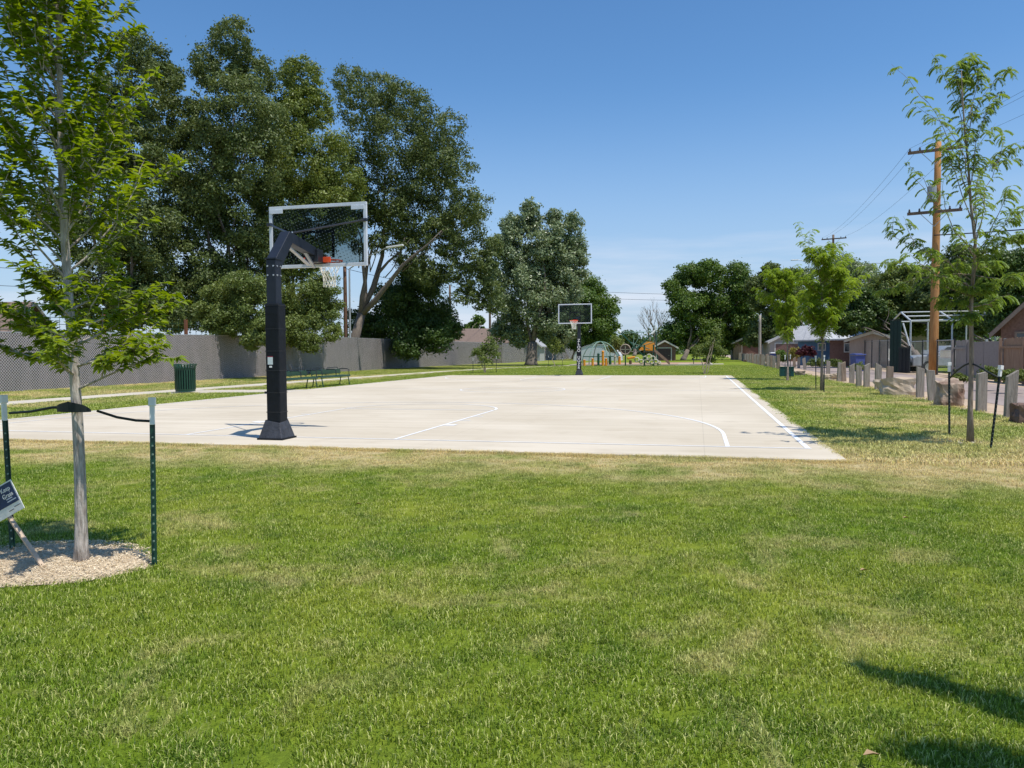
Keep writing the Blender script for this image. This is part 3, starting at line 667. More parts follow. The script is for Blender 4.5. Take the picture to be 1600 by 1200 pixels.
def slat_fence(label, a, b, ha, hb, step=3.0):
    a, b = Vector((*a, 0)), Vector((*b, 0)); th = thing('slatted_chain_link_fence', label, 'fence', a); d = b-a; L = d.length; n = max(1, round(L/step)); nrm_ = Vector((-d.y, d.x, 0)).normalized()
    h = lambda t: (ha+(hb-ha)*min(1, t*2.2)) if True else 0
    p = MB(); rail = MB()
    for i in range(n):
        t0, t1 = i/n, (i+1)/n; A, B = a+d*t0, a+d*t1; q = nrm_*.02
        p.add([A-q-Vector((0, 0, .03)), B-q-Vector((0, 0, .03)), B-q+Vector((0, 0, h(t1))), A-q+Vector((0, 0, h(t0))), A+q-Vector((0, 0, .03)), B+q-Vector((0, 0, .03)), B+q+Vector((0, 0, h(t1))), A+q+Vector((0, 0, h(t0)))],
              [(0, 1, 2, 3), (7, 6, 5, 4), (3, 2, 6, 7), (0, 3, 7, 4), (1, 5, 6, 2)])
        rail.tube([A+Vector((0, 0, h(t0)+.018)), B+Vector((0, 0, h(t1)+.018))], .022, 6)
    wbuild(p, 'slat_panel', M_slat, th); wbuild(rail, 'top_rail', M_galv, th)
    for i in range(n+1):
        A = a+d*i/n+nrm_*.055*1; wbuild(MB().tube([A-Vector((0, 0, .03)), A+Vector((0, 0, h(i/n)+.06))], .032, 8), 'post', M_galv, th)
slat_fence('long grey-brown chain link fence with woven slats along the left of the park', (-18.4, 2), (-18.4, 78), 2.05, 2.42)
slat_fence('short fence jog facing the camera at the far left, in tree shade', (-18.38, 78.05), (-16.65, 78.05), 2.42, 2.42, 1.7)
slat_fence('far stretch of the slatted fence behind the cottonwood', (-16.6, 78.1), (-16.6, 96), 2.3, 2.3)
slat_fence('farthest stretch of the slatted fence behind the far hoop', (-16.6, 104), (-16.6, 140), 2.3, 2.3)
# green wire fence of the yard behind
yf = thing('wire_fence', 'dark green wire mesh fence rising behind the slatted fence', 'fence', (-21.5, 14, 0)); mb = MB()
for z in np.arange(.6, 3.3, .3): mb.tube([(-21.5, 14, z), (-21.5, 34, z)], .012, 4)
for y in np.arange(14, 34.1, .5): mb.tube([(-21.5, y, 0), (-21.5, y, 3.2)], .012, 4)
wbuild(mb, 'mesh', M_tpost, yf)
for y in (14, 20, 26, 32): wbuild(MB().box((-21.4, y, 1.6), (.14, .14, 3.3)), 'post', mat('rust_brown_post', (.22, .09, .05), .8), yf)

# ------------------------------------------------------------------ buildings
M_roof = mat('brown_shingles', (.14, .10, .078), .9, c2=(.24, .175, .14), scale=9, bump=.5, bscale=30)
M_groof = mat('grey_shingles', (.30, .31, .33), .85, c2=(.42, .43, .45), scale=9, bump=.4, bscale=30)
M_tan = mat('tan_siding', (.40, .35, .30), .8, var=.08, stretch=(.2, .2, 14))
M_pink = mat('weathered_pink_boards', (.42, .33, .28), .85, c2=(.52, .42, .36), scale=4, stretch=(6, 6, .5))
M_blue = mat('blue_siding', (.085, .17, .27), .7, var=.15, stretch=(.2, .2, 14))
M_grey = mat('grey_siding', (.42, .43, .44), .8, var=.08, stretch=(.2, .2, 14))
M_brick = mat('dark_red_brown_wall', (.16, .085, .065), .85, c2=(.24, .14, .11), scale=12)
M_cream = mat('cream_trim', (.62, .58, .52), .6, var=.05)
M_glassw = mat('window_glass', (.03, .04, .05), .08, var=.1, spec=.8)
def house(name, label, cat, c, w_, d_, h, rise, rz, mw, mr, over=.35, door=None, win=(), ridge='x', trim=M_cream, group=None):
    """gabled building; ridge along local x or y"""
    th = thing(name, label, cat, (c[0], c[1], -.03), rz, group)
    if ridge == 'x': prof = [(-d_/2, 0), (d_/2, 0), (d_/2, h), (0, h+rise), (-d_/2, h)]; f = lambda a, b, z: (z, a, b); L = w_; D = d_
    else: prof = [(-w_/2, 0), (w_/2, 0), (w_/2, h), (0, h+rise), (-w_/2, h)]; f = lambda a, b, z: (a, -z, b); L = d_; D = w_
    MB().prism(prof, -L/2, L/2, f).build('wall', mw, th)
    k = rise/(D/2); e = D/2+over; ze = h-over*k; t = .12
    for s in (-1, 1):
        MB().prism([(0, h+rise+.02), (s*e, ze+.02), (s*e, ze+.02+t), (0, h+rise+.02+t)], -L/2-over, L/2+over, f).build('roof_slope', mr, th)
    for end in (-1, 1):
        m_ = MB(); zz = end*(L/2+over)
        for s in (-1, 1): m_.prism([(0, h+rise-.10), (s*e, ze-.12), (s*e, ze+.10), (0, h+rise+.12)], zz+.003*end, zz+.05*end, f)
        m_.build('bargeboard', trim, th)
    face = -(d_/2)
    if door:
        x, w2, h2, md = door
        dr = MB().box((x, face-.03, h2/2+.03), (w2, .06, h2)).build('door', md, th)
        fr = MB().box((x-w2/2-.06, face-.04, h2/2+.05), (.12, .08, h2+.1)).box((x+w2/2+.06, face-.04, h2/2+.05), (.12, .08, h2+.1)).box((x, face-.04, h2+.16), (w2+.24, .08, .12)); fr.build('door_frame', trim, th)
        MB().box((x+w2*.35, face-.09, h2*.45), (.12, .05, .04)).build('door_handle', M_bolt, dr)
    for x, z, w2, h2 in win:
        wn = MB().box((x, face-.02, z), (w2, .04, h2)).build('window', M_glassw, th)
        MB().box((x-w2/2-.04, face-.035, z), (.08, .07, h2+.16)).box((x+w2/2+.04, face-.035, z), (.08, .07, h2+.16)).box((x, face-.035, z+h2/2+.04), (w2, .07, .08)).box((x, face-.035, z-h2/2-.04), (w2, .07, .08)).build('frame', trim, wn)
    return th
def onray(u, t, v=560): p = P3(u, v, t); return (p[0], p[1])
house('house', 'dark shingled house roof behind the fence at the left edge', 'house', onray(-25, 48), 6.0, 5, 2.6, 2.0, 0.25, M_tan, M_roof, win=[(2, 1.4, 1.2, 1)])
house('house', 'brown roofed house behind the fence at centre left', 'house', onray(752, 99), 7.2, 7, 2.55, 1.75, math.radians(12), M_grey, M_roof, win=[(-1.5, 1.4, 1, 1)])
house('garden_shed', 'small grey shed with dark roof right of the cottonwood trunk', 'shed', (-17.2, 98.5), 2.6, 3.2, 2.3, 1.1, 0, M_grey, M_groof, ridge='y', door=(.2, 1.2, 2.0, M_vinyl))
house('garage', 'tan gabled garage at the far right side of the alley', 'garage', onray(1227, 92), 4.6, 6, 2.35, 1.15, math.radians(4), M_tan, M_groof, ridge='y', door=(-.2, 2.9, 2.0, M_brick), over=.25)
house('garden_shed', 'bright blue shed with pale grey roof behind the alley fence', 'shed', onray(1272, 66), 2.6, 2.4, 2.35, .95, math.radians(-8), M_blue, M_groof, win=[(.6, 1.6, .5, .5)])
house('garden_shed', 'small shed with white metal roof right of the blue shed', 'shed', onray(1322, 62), 2.2, 2.0, 2.4, .9, math.radians(-18), M_brick, mat('white_metal_roof', (.6, .62, .64), .4), win=[(.3, 1.5, .5, .6)])
house('garage', 'weathered pinkish garage left of the dark upright panel', 'garage', onray(1368, 58), 3.2, 5, 2.1, .5, math.radians(-16), M_pink, M_roof, win=[(1.2, 1.5, .6, .5)], ridge='y')
house('house', 'low pink house with shallow roof behind the open metal frame', 'house', onray(1440, 66), 4.6, 6, 2.2, .7, math.radians(-14), M_pink, M_roof, ridge='y', win=[(-1, 1.5, .8, .6)])
house('open_gable_house', 'brown gabled roof with timber eave at the right edge', 'house', onray(1648, 34), 3.6, 4.5, 2.3, 1.9, math.radians(-26), M_brick, M_roof, over=.38, ridge='y', win=[(-.8, 1.6, .8, .8)], trim=mat('brown_trim', (.26, .19, .15), .7))
house('pavilion', 'brown gabled pavilion with white posts right of the playground', 'house', onray(1037, 106), 3.0, 4, 1.9, .8, math.radians(6), M_brick, M_roof, ridge='y', door=(-.1, 1.9, 1.6, mat('dark_door', (.07, .04, .04), .6)))
house('barn', 'dark brown garage with steep roof beyond the alley bollards', 'garage', onray(1172, 108), 5, 5, 2.4, 1.2, math.radians(2), M_wood2, M_groof, ridge='y', door=(0, 2.6, 2.0, M_brick))
# pale greenhouse tunnel behind the dome
gh = thing('storage_tent', 'long white rounded tent behind the green climbing dome', 'tent', (*onray(935, 112), -.03)); mb = MB(); n = 14
prof = [(3.4*math.cos(a), 2.35*math.sin(a)**.8) for a in np.linspace(0, math.pi, n)]
mb.prism(prof, -2, 2, lambda a, b, z: (a, z, b)); mb.build('cover', mat('white_tarpaulin', (.62, .64, .68), .6, var=.1), gh, smooth=False)
for z in (-2.03, 2.03): MB().tube([(a*1.01, z, b) for a, b in prof], .05, 6).build('hoop_frame', M_galv, gh)

# ------------------------------------------------------------------ alley side fences, frame, bins
def plank_fence(label, a, b, h, m, group=None, pw=.145, posts=True):
    a, b = Vector((*a, 0)), Vector((*b, 0)); d = b-a; L = d.length; n = int(L/pw); th = thing('plank_fence', label, 'fence', (a.x, a.y, -.03), group=group); u = d.normalized(); nn = Vector((u.y, -u.x, 0)); mb = MB(); ang = math.atan2(d.y, d.x)
    for i in range(n):
        c = a+u*(i+.5)*pw; hh = h+rnd.uniform(-.03, .03); mb.box((c.x, c.y, hh/2+rnd.uniform(0, .01)), (pw*.94, .02+rnd.uniform(0, .006), hh), ang+rnd.uniform(-.03, .03))
    wbuild(mb, 'boards', m, th)
    rl = MB()
    for z in (.4, h-.35): c = a+d/2+nn*-.045; rl.box((c.x, c.y, z), (L, .04, .09), ang)
    wbuild(rl, 'rail', m, th)
    if posts:
        k = max(1, round(L/2.4))
        for i in range(k+1): c = a+d*i/k-nn*.11; wbuild(MB().box((c.x, c.y, h/2), (.09, .09, h+.05), ang), 'post', m, th)
    return th
M_cedar = mat('cedar_boards', (.26, .15, .09), .8, c2=(.42, .28, .19), scale=7, bump=.4, stretch=(5, 5, .35))
M_greyb = mat('grey_boards', (.27, .24, .22), .85, c2=(.40, .36, .33), scale=6, bump=.4, stretch=(5, 5, .35))
M_gpanel = mat('grey_panel', (.30, .26, .245), .8, var=.08)
plank_fence('reddish brown plank fence at the right edge of the alley', (18.2, 12), (18.2, 23.4), 1.72, M_cedar)
gp = thing('panel_fence', 'flat grey panel gate left of the brown plank fence', 'fence', (18.2, 23.4, -.03))
for i in range(2): wbuild(MB().box((18.2, 24.45+i*2.02, .82), (.05, 1.98, 1.6)), 'panel', M_gpanel, gp)
for i in range(3): wbuild(MB().box((18.28, 23.45+i*2.02, .85), (.09, .09, 1.75)), 'post', M_galv, gp)
plank_fence('narrow grey plank fence left of the grey panel gate', (18.3, 27.6), (18.3, 29.6), 1.7, M_greyb)
# chain link with posts between
def clf(label, a, b, h, step=2.4, dark=True):
    a, b = Vector((*a, 0)), Vector((*b, 0)); d = b-a; L = d.length; th = thing('chain_link_fence', label, 'fence', (a.x, a.y, -.03)); mb = MB(); u = d.normalized(); sp = .16
    k = -h
    while k < L:
        for s in (1, -1):
            x0, x1 = k, k+h; z0, z1 = (0, h) if s > 0 else (h, 0)
            if x0 < 0: z0 = z0+(z1-z0)*(-x0/h); x0 = 0
            if x1 > L: z1 = z1-(z1-z0)*((x1-L)/(x1-x0)); x1 = L
            if x1 > x0: mb.tube([a+u*x0+Vector((0, 0, z0)), a+u*x1+Vector((0, 0, z1))], .0013, 3, cap=False)
        k += sp
    wbuild(mb, 'wire_mesh', M_galv, th)
    wbuild(MB().tube([a+Vector((0, 0, h)), b+Vector((0, 0, h))], .024, 6), 'top_rail', M_galv, th)
    n = max(1, round(L/step))
    for i in range(n+1):
        c = a+d*i/n; wbuild(MB().tube([c, c+Vector((0, 0, h+.08))], .04, 8), 'post', M_black if dark else M_galv, th)
clf('chain link fence with dark posts beside the leaning wood utility pole', (18.3, 29.7), (18.3, 37.6), 1.75)
clf('tall chain link fence left of the dark upright panel', (18.3, 40.5), (18.3, 52), 1.9)
plank_fence('weathered grey plank fence behind the nearer yellow-green locust', (18.8, 52.3), (18.8, 66), 1.9, M_greyb)
plank_fence('grey plank fence behind the blue recycling bin', (19.7, 47.2), (19.0, 52), 1.9, M_greyb)
plank_fence('far grey plank fence beyond the golden shrub', (18.6, 69), (18.6, 84), 1.7, M_greyb)
plank_fence('far brown plank fence beyond the tan garage', (18.6, 96), (18.6, 130), 1.8, M_wood2)
# white lattice
def lattice(label, a, b, z0, z1, s=.16, group='white lattice panels behind the alley fence'):
    a, b = Vector((*a, 0)), Vector((*b, 0)); d = b-a; L = d.length; h = z1-z0; u = d.normalized(); th = thing('lattice_panel', label, 'lattice', (a.x, a.y, 0), group=group); mb = MB()
    k = -h
    while k < L:
        for sg in (1, -1):
            x0, x1 = k, k+h; q0, q1 = (0, h) if sg > 0 else (h, 0)
            if x0 < 0: q0 = q0+(q1-q0)*(-x0/h); x0 = 0
            if x1 > L: q1 = q1-(q1-q0)*((x1-L)/(x1-x0)); x1 = L
            if x1-x0 > .02: mb.bar(a+u*x0+Vector((.006*sg, 0, z0+q0)), a+u*x1+Vector((.006*sg, 0, z0+q1)), .05, .01)
        k += s
    wbuild(mb, 'slats', M_white, th)
    fr = MB()
    for z in (z0, z1): fr.bar(a+Vector((0, 0, z)), b+Vector((0, 0, z)), .05, .04)
    wbuild(fr, 'frame', M_white, th)
lattice('white lattice strip right of the utility pole', (18.9, 30), (18.9, 34.0), .85, 1.25)
lattice('white lattice strip left of the utility pole', (18.9, 34.6), (18.9, 37.4), .85, 1.25)
lattice('square white lattice panel right of the blue recycling bin', (18.9, 43.3), (18.9, 45.4), .55, 1.35, .2)
lattice('thin white lattice strip left of the dark upright panel', (18.9, 40.6), (18.9, 43.0), 1.05, 1.3, .2)
# open metal carport frame
cf = thing('carport_frame', 'open white metal carport frame without a roof behind the alley fence', 'carport', (19.6, 28, -.03))
M_frame = mat('pale_tube', (.52, .55, .56), .45, var=.1)
fp = [Vector(P3(u, v, 44)) for u, v in ((1423, 501), (1488, 499.5), (1556, 498))]; bp_ = [Vector(P3(u, v, 49)) for u, v in ((1393, 503), (1450, 501.5), (1510, 500.5))]; rp_ = [Vector(P3(u, v, 46.5)) for u, v in ((1408, 488), (1469, 487), (1533, 486))]
for q in fp+bp_: wbuild(MB().tube([(q.x, q.y, 0), q], .05, 8), 'upright', M_frame, cf)
for a_, c_, b_ in zip(fp, rp_, bp_): wbuild(MB().tube([a_, c_, b_], .05, 8), 'rafter', M_frame, cf)
for row in (fp, bp_, rp_, [a_.lerp(c_, .5) for a_, c_ in zip(fp, rp_)]): wbuild(MB().tube([row[0], row[2]+(row[2]-row[1])*.04], .04, 8), 'purlin', M_frame, cf)
wbuild(MB().tube([P3(1411, 505, 43.8), P3(1421, 540, 43.4)], .05, 8), 'brace', M_frame, cf)
def corr(mb, a, b, h, n):
    a, b = Vector(a), Vector(b); a.z = b.z = 0; d = b-a; ang = math.atan2(d.y, d.x)
    for i in range(n): c = a+d*(i+.5)/n; mb.box((c.x, c.y, h/2), (d.length/n*.97, .03+.03*(i % 2), h), ang)
    return a, b, d.length, ang
pn = thing('dark_panel', 'tall dark green corrugated panel standing at the left end of the carport frame', 'panel', tuple(P3(1398, 580, 43)*[1, 1, 0])); mb = MB()
a_, b_, L_, an_ = corr(mb, P3(1390, 580, 43.2), P3(1407, 580, 42.6), HT(1398, 501, 43), 6)
wbuild(mb, 'sheet', mat('dark_green_sheet', (.012, .035, .032), .45), pn)
wbuild(MB().box(((a_.x+b_.x)/2, (a_.y+b_.y)/2, HT(1398, 501, 43)+.04), (L_+.1, .08, .06), an_), 'cap_rail', M_black, pn)
pn2 = thing('black_gate', 'low black gate leaf right of the tall dark panel', 'gate', tuple(P3(1412, 580, 42)*[1, 1, 0])); mb = MB()
a_, b_, L_, an_ = corr(mb, P3(1404, 580, 42.4), P3(1421.5, 580, 41.6), HT(1412, 544, 42), 6)
wbuild(mb, 'leaf', mat('black_sheet', (.014, .018, .024), .5), pn2); wbuild(MB().box(((a_.x+b_.x)/2, (a_.y+b_.y)/2, HT(1412, 544, 42)+.03), (L_+.05, .06, .05), an_), 'top_rail', M_black, pn2)
# parked pickup hidden behind the chain link (dark roofline with pale body)
def car(label, c, rz, body, L=4.6, W=1.8, H=1.5, group=None):
    th = thing('parked_car', label, 'car', (c[0], c[1], 0), rz, group)
    pr = [(-L/2, .35), (-L/2, .85), (-L/2+.25, .95), (-L*.18, 1.0), (L*.32, 1.0), (L/2, .9), (L/2, .35)]
    MB().prism(pr, -W/2, W/2, lambda a, b, z: (a, z, b)).build('body', body, th, bevel=.06)
    cab = [(-L*.20, 1.0), (-L*.08, H), (L*.26, H), (L*.40, 1.0)]
    MB().prism(cab, -W/2+.12, W/2-.12, lambda a, b, z: (a, z, b)).build('cabin', body, th, bevel=.05)
    for s in (-1, 1): MB().prism([(-L*.17, 1.03), (-L*.075, H-.08), (L*.25, H-.08), (L*.36, 1.03)], s*(W/2-.13), s*(W/2-.11), lambda a, b, z: (a, z, b)).build('side_window', M_glassw, th)
    for s, x in ((1, -.2), (-1, .4)): pass
    ws = MB().add([(-L*.195-.01, -W/2+.2, 1.03), (-L*.195-.01, W/2-.2, 1.03), (-L*.085-.01, W/2-.24, H-.06), (-L*.085-.01, -W/2+.24, H-.06)], [(0, 3, 2, 1)]); ws.build('windscreen', M_glassw, th)
    for x in (-L*.31, L*.30):
        for s in (-1, 1):
            wh = MB().tube([(x, s*(W/2-.2), .33), (x, s*(W/2+.01), .33)], .33, 16).build('wheel', M_hose, th)
            MB().tube([(x, s*(W/2), .33), (x, s*(W/2+.025), .33)], .2, 12).build('rim', M_bolt, wh)
    for s in (-1, 1):
        MB().box((-L/2-.01, s*W*.36, .76), (.05, .3, .14)).build('headlight', M_white, th)
        MB().box((L/2+.01, s*W*.36, .78), (.05, .25, .16)).build('taillight', mat('red_lens', (.5, .02, .02), .3), th)
    MB().box((-L/2-.03, 0, .48), (.08, W*.95, .2)).build('bumper', M_hose, th)
    return th
car('dark blue car parked at the far end of the alley', onray(1161, 112), math.radians(72), mat('dark_blue_car_paint', (.02, .035, .06), .25, spec=.6), group=None)
car('pale grey car parked behind the lattice fence at the utility pole', onray(1478, 43), math.radians(12), mat('silver_car_paint', (.30, .33, .37), .3, spec=.6))

# wheelie bins
def wbin(label, c, rz, m, top=None):
    th = thing('wheelie_bin', label, 'bin', (c[0], c[1], -.02), rz, 'recycling bins in the alley')
    MB().box((0, 0, .5), (.52, .6, .92), taper=1.15).build('body', m, th, bevel=.02)
    MB().box((0, -.02, 1.03), (.66, .76, .08)).box((0, .1, 1.08), (.5, .4, .05)).build('lid', top or m, th, bevel=.02)
    for s in (-1, 1): MB().tube([(s*.27, .3, .12), (s*.32, .3, .12)], .12, 12).build('wheel', M_hose, th)
    MB().tube([(-.25, .42, 1.0), (.25, .42, 1.0)], .018, 6).build('handle', M_hose, th)
M_binb = mat('blue_bin_plastic', (.08, .11, .30), .5)
wbin('large blue recycling bin behind the bollards', onray(1340, 45.5), .3, M_binb)
wbin('blue bin with white lid in front of the tan garage', onray(1208, 80), .1, mat('navy_bin', (.04, .06, .2), .5), M_white)
# lidded green service box
sb = thing('service_box', 'dark green steel box on the lawn behind the farther locust', 'box', tuple(G(1229, 588)))
MB().box((0, 0, .23), (.66, .4, .46)).build('body', mat('teal_steel', (.015, .075, .07), .4), sb, bevel=.01)
MB().box((0, 0, .475), (.70, .44, .03)).build('lid', M_green, sb, bevel=.005)
MB().box((0, -.205, .25), (.02, .012, .40)).box((0.25, -.21, .3), (.05, .02, .05)).build('door_seam', M_hose, sb)

# ------------------------------------------------------------------ utility poles, lamps, wires
def ppole(label, base, top, r0, r1, arms, m, trans=None, group=None, insul=True):
    base = Vector(base); top = Vector(top); th = thing('utility_pole', label, 'utility pole', base, group=group)
    wbuild(MB().tube([base.lerp(top, i/6) for i in range(7)], [r0+(r1-r0)*i/6 for i in range(7)], 14), 'pole', m, th, smooth=True)
    for c, half, dirv in arms:
        c = Vector(c); dv = Vector(dirv).normalized(); a = wbuild(MB().bar(c-dv*half, c+dv*half, .12, .14), 'crossarm', M_pole2, th)
        st = MB(); 
        for s in (-1, 1): st.tube([c+dv*s*half*.5-Vector((0, 0, .06)), c-Vector((0, 0, .75))], .018, 5)
        wbuild(st, 'brace', M_galv, th)
        for s in (-.92, -.55, .55, .92):
            q = c+dv*half*s; wbuild(MB().lathe([(0.01, .07), (.05, .08), (.06, .13), (.03, .16), (.05, .2), (.01, .25)], 8, q), 'insulator', M_vinyl2, th)
    if trans is not None:
        q = Vector(trans); wbuild(MB().lathe([(.01, -.42), (.2, -.4), (.22, -.36), (.22, .36), (.18, .42), (.01, .45)], 14, q), 'transformer', mat('transformer_grey', (.30, .33, .36), .45), th)
    return th
tpp = P3(1466, 222, 39.5); b1 = G(1458, 585)
armd = (.96, -.28, 0)
a1 = P3(1456, 234.5, 39.3); a2 = P3(1458, 331, 39.3)
ppole('tall reddish wooden utility pole leaning slightly, with two dark crossarms', b1, tpp, .23, .15, [(P3(1461, 234.5, 39.15), 1.25, armd), (P3(1460, 331, 39.1), 1.25, armd)], M_pole, trans=P3(1456, 303, 39.0))
b2 = Vector((*onray(1301, 98), 0)); t2 = Vector(P3(1302, 367, 98))
ppole('dark utility pole with one crossarm behind the nearer locust', b2, t2, .2, .14, [(P3(1303, 373, 97.8), 1.5, armd)], M_pole2)
b3 = Vector((*onray(541, 55.8), 0)); ppole('brown utility pole rising behind the fence right of the near hoop', b3, (b3.x, b3.y, HT(541, 415, 55.8)), .17, .12, [], M_pole2 if False else mat('red_brown_pole', (.16, .085, .055), .85))
b4 = Vector((*onray(766, 100), 0)); ppole('thin dark utility pole in front of the brown roofed house', b4, (b4.x, b4.y, HT(766, 480, 100)), .2, .14, [], M_pole2)
b5 = Vector((*onray(704, 84), 0)); ppole('thin dark utility pole seen in the sky gap right of the leaning elm', b5, (b5.x, b5.y, HT(704, 446, 84)), .16, .11, [], M_pole2)
b6 = Vector(G(1187, 566)); ppole('pale bare utility pole left of the farther locust', b6, (b6.x, b6.y, HT(1187, 492, 82)), .17, .12, [], M_wood)
def lamp(label, base, top, arm, head):
    th = thing('street_lamp', label, 'street lamp', Vector(base)); base, top, arm, head = map(Vector, (base, top, arm, head))
    wbuild(MB().tube([base, top], [.09, .06], 10), 'pole', M_galv, th)
    wbuild(MB().tube([top, top.lerp(arm, .5)+Vector((0, 0, .12)), arm], [.045, .04, .035], 8), 'arm', M_galv, th)
    d = (head-arm); wbuild(MB().bar(arm, head, .28, .12), 'lamp_head', M_white, th, bevel=.03)
bl = onray(542, 55.6); lamp('street lamp with a long pale arm reaching right of the near backboard', (bl[0]+.25, bl[1], 0), P3(546, 420, 55.4), P3(604, 387, 54.5), P3(630, 383, 54.2))
bl = onray(1263, 97); lamp('street lamp with a curved white arm above the farther locust', (*bl, 0), P3(1264, 412, 97), P3(1247, 406, 97), P3(1236, 406.5, 97))
def wire(pts, sag, r=.014, n=16):
    a, b = map(Vector, pts); return [a.lerp(b, i/n)-Vector((0, 0, sag*4*(i/n)*(1-i/n))) for i in range(n+1)]
def wires(label, spans, base, r=.014):
    for i, (a, b, s) in enumerate(spans):
        o = MB().tube(wire((a, b), s), r, 5).build('overhead_wire', M_wire); tag(o, label, 'wire', base)
D2 = Vector(armd).normalized()
A1c = Vector(P3(1461, 234.5, 39.15)); A2c = Vector(P3(1460, 331, 39.1)); B1c = Vector(P3(1303, 373, 97.8))
fw = Vector((25, -30, 0))
wires('overhead power line running from the reddish pole to the distant crossarm pole', [(A1c+D2*s*1.15+Vector((0, 0, .25)), B1c+D2*s*1.35+Vector((0, 0, .25)), .7) for s in (-1, -.6, 1)], 'power lines from pole to pole', .008)
wires('overhead power line running from the reddish pole towards the upper right', [(A1c+D2*s*1.15+Vector((0, 0, .25)), A1c+D2*s*1.15+Vector((7, -46, 1.2)), 1.0) for s in (-1, -.6, 1)], 'power lines towards the camera', .006)
wires('dark cable from the reddish pole over the brown gabled roof', [(A2c+Vector((0, 0, -1.2)), A2c+Vector((14, -16, -1.6)), .4)], 'service cables', .03)
wires('thin cable from the reddish pole down to the alley houses', [(A2c+Vector((0, 0, -2.2)), P3(1390, 445, 80), .5)], 'service cables', .015)
wires('overhead cable crossing the elms right of the near hoop', [(P3(541, 420, 61), P3(704, 450, 84), .2), (P3(704, 448, 84), P3(930, 452, 160), .5)], 'cables over the left fence', .02)
wires('thin cable at the left edge above the dark roof', [(P3(-60, 412, 60), P3(120, 420, 60), .2), (P3(-60, 441, 60), P3(120, 446, 60), .2)], 'cables over the dark roof', .02)
wires('thin overhead cable low across the sky behind the far tree gap', [(P3(860, 452, 150), P3(1200, 462, 150), .3), (P3(860, 463, 150), P3(1200, 470, 150), .3)], 'cables in the central sky gap', .03)

# ------------------------------------------------------------------ basketball hoops
def glass_mat():
    m, t, b = newmat('tempered_backboard_glass'); L = t.links.new; t.nodes.remove(b)
    tr = N(t, 'ShaderNodeBsdfTransparent'); tr.inputs[0].default_value = (.55, .60, .59, 1)
    gl = N(t, 'ShaderNodeBsdfGlossy'); gl.inputs['Roughness'].default_value = .08; gl.inputs[0].default_value = (.9, .95, .95, 1)
    ms = N(t, 'ShaderNodeMixShader'); fr = N(t, 'ShaderNodeFresnel'); fr.inputs[0].default_value = 1.14
    L(fr.outputs[0], ms.inputs[0]); L(tr.outputs[0], ms.inputs[1]); L(gl.outputs[0], ms.inputs[2])
    tcn = N(t, 'ShaderNodeTexCoord'); mpn = N(t, 'ShaderNodeMapping'); mpn.inputs['Scale'].default_value = (1/.058, 1, 1/.058); mpn.inputs['Rotation'].default_value = (0, .35, 0); L(tcn.outputs['Object'], mpn.inputs[0])
    fra = N(t, 'ShaderNodeVectorMath', operation='FRACTION'); L(mpn.outputs[0], fra.inputs[0])
    sb_ = N(t, 'ShaderNodeVectorMath', operation='SUBTRACT'); L(fra.outputs[0], sb_.inputs[0]); sb_.inputs[1].default_value = (.5, .5, .5)
    ml = N(t, 'ShaderNodeVectorMath', operation='MULTIPLY'); L(sb_.outputs[0], ml.inputs[0]); ml.inputs[1].default_value = (1, 0, 1)
    ln = N(t, 'ShaderNodeVectorMath', operation='LENGTH'); L(ml.outputs[0], ln.inputs[0])
    lt = N(t, 'ShaderNodeMath', operation='LESS_THAN'); L(ln.outputs['Value'], lt.inputs[0]); lt.inputs[1].default_value = .125
    df = N(t, 'ShaderNodeBsdfDiffuse'); df.inputs[0].default_value = (.13, .16, .16, 1)
    m2 = N(t, 'ShaderNodeMixShader'); L(lt.outputs[0], m2.inputs[0]); L(ms.outputs[0], m2.inputs[1]); L(df.outputs[0], m2.inputs[2])
    L(m2.outputs[0], t.nodes['Material Output'].inputs[0]); return m
M_glass = glass_mat()
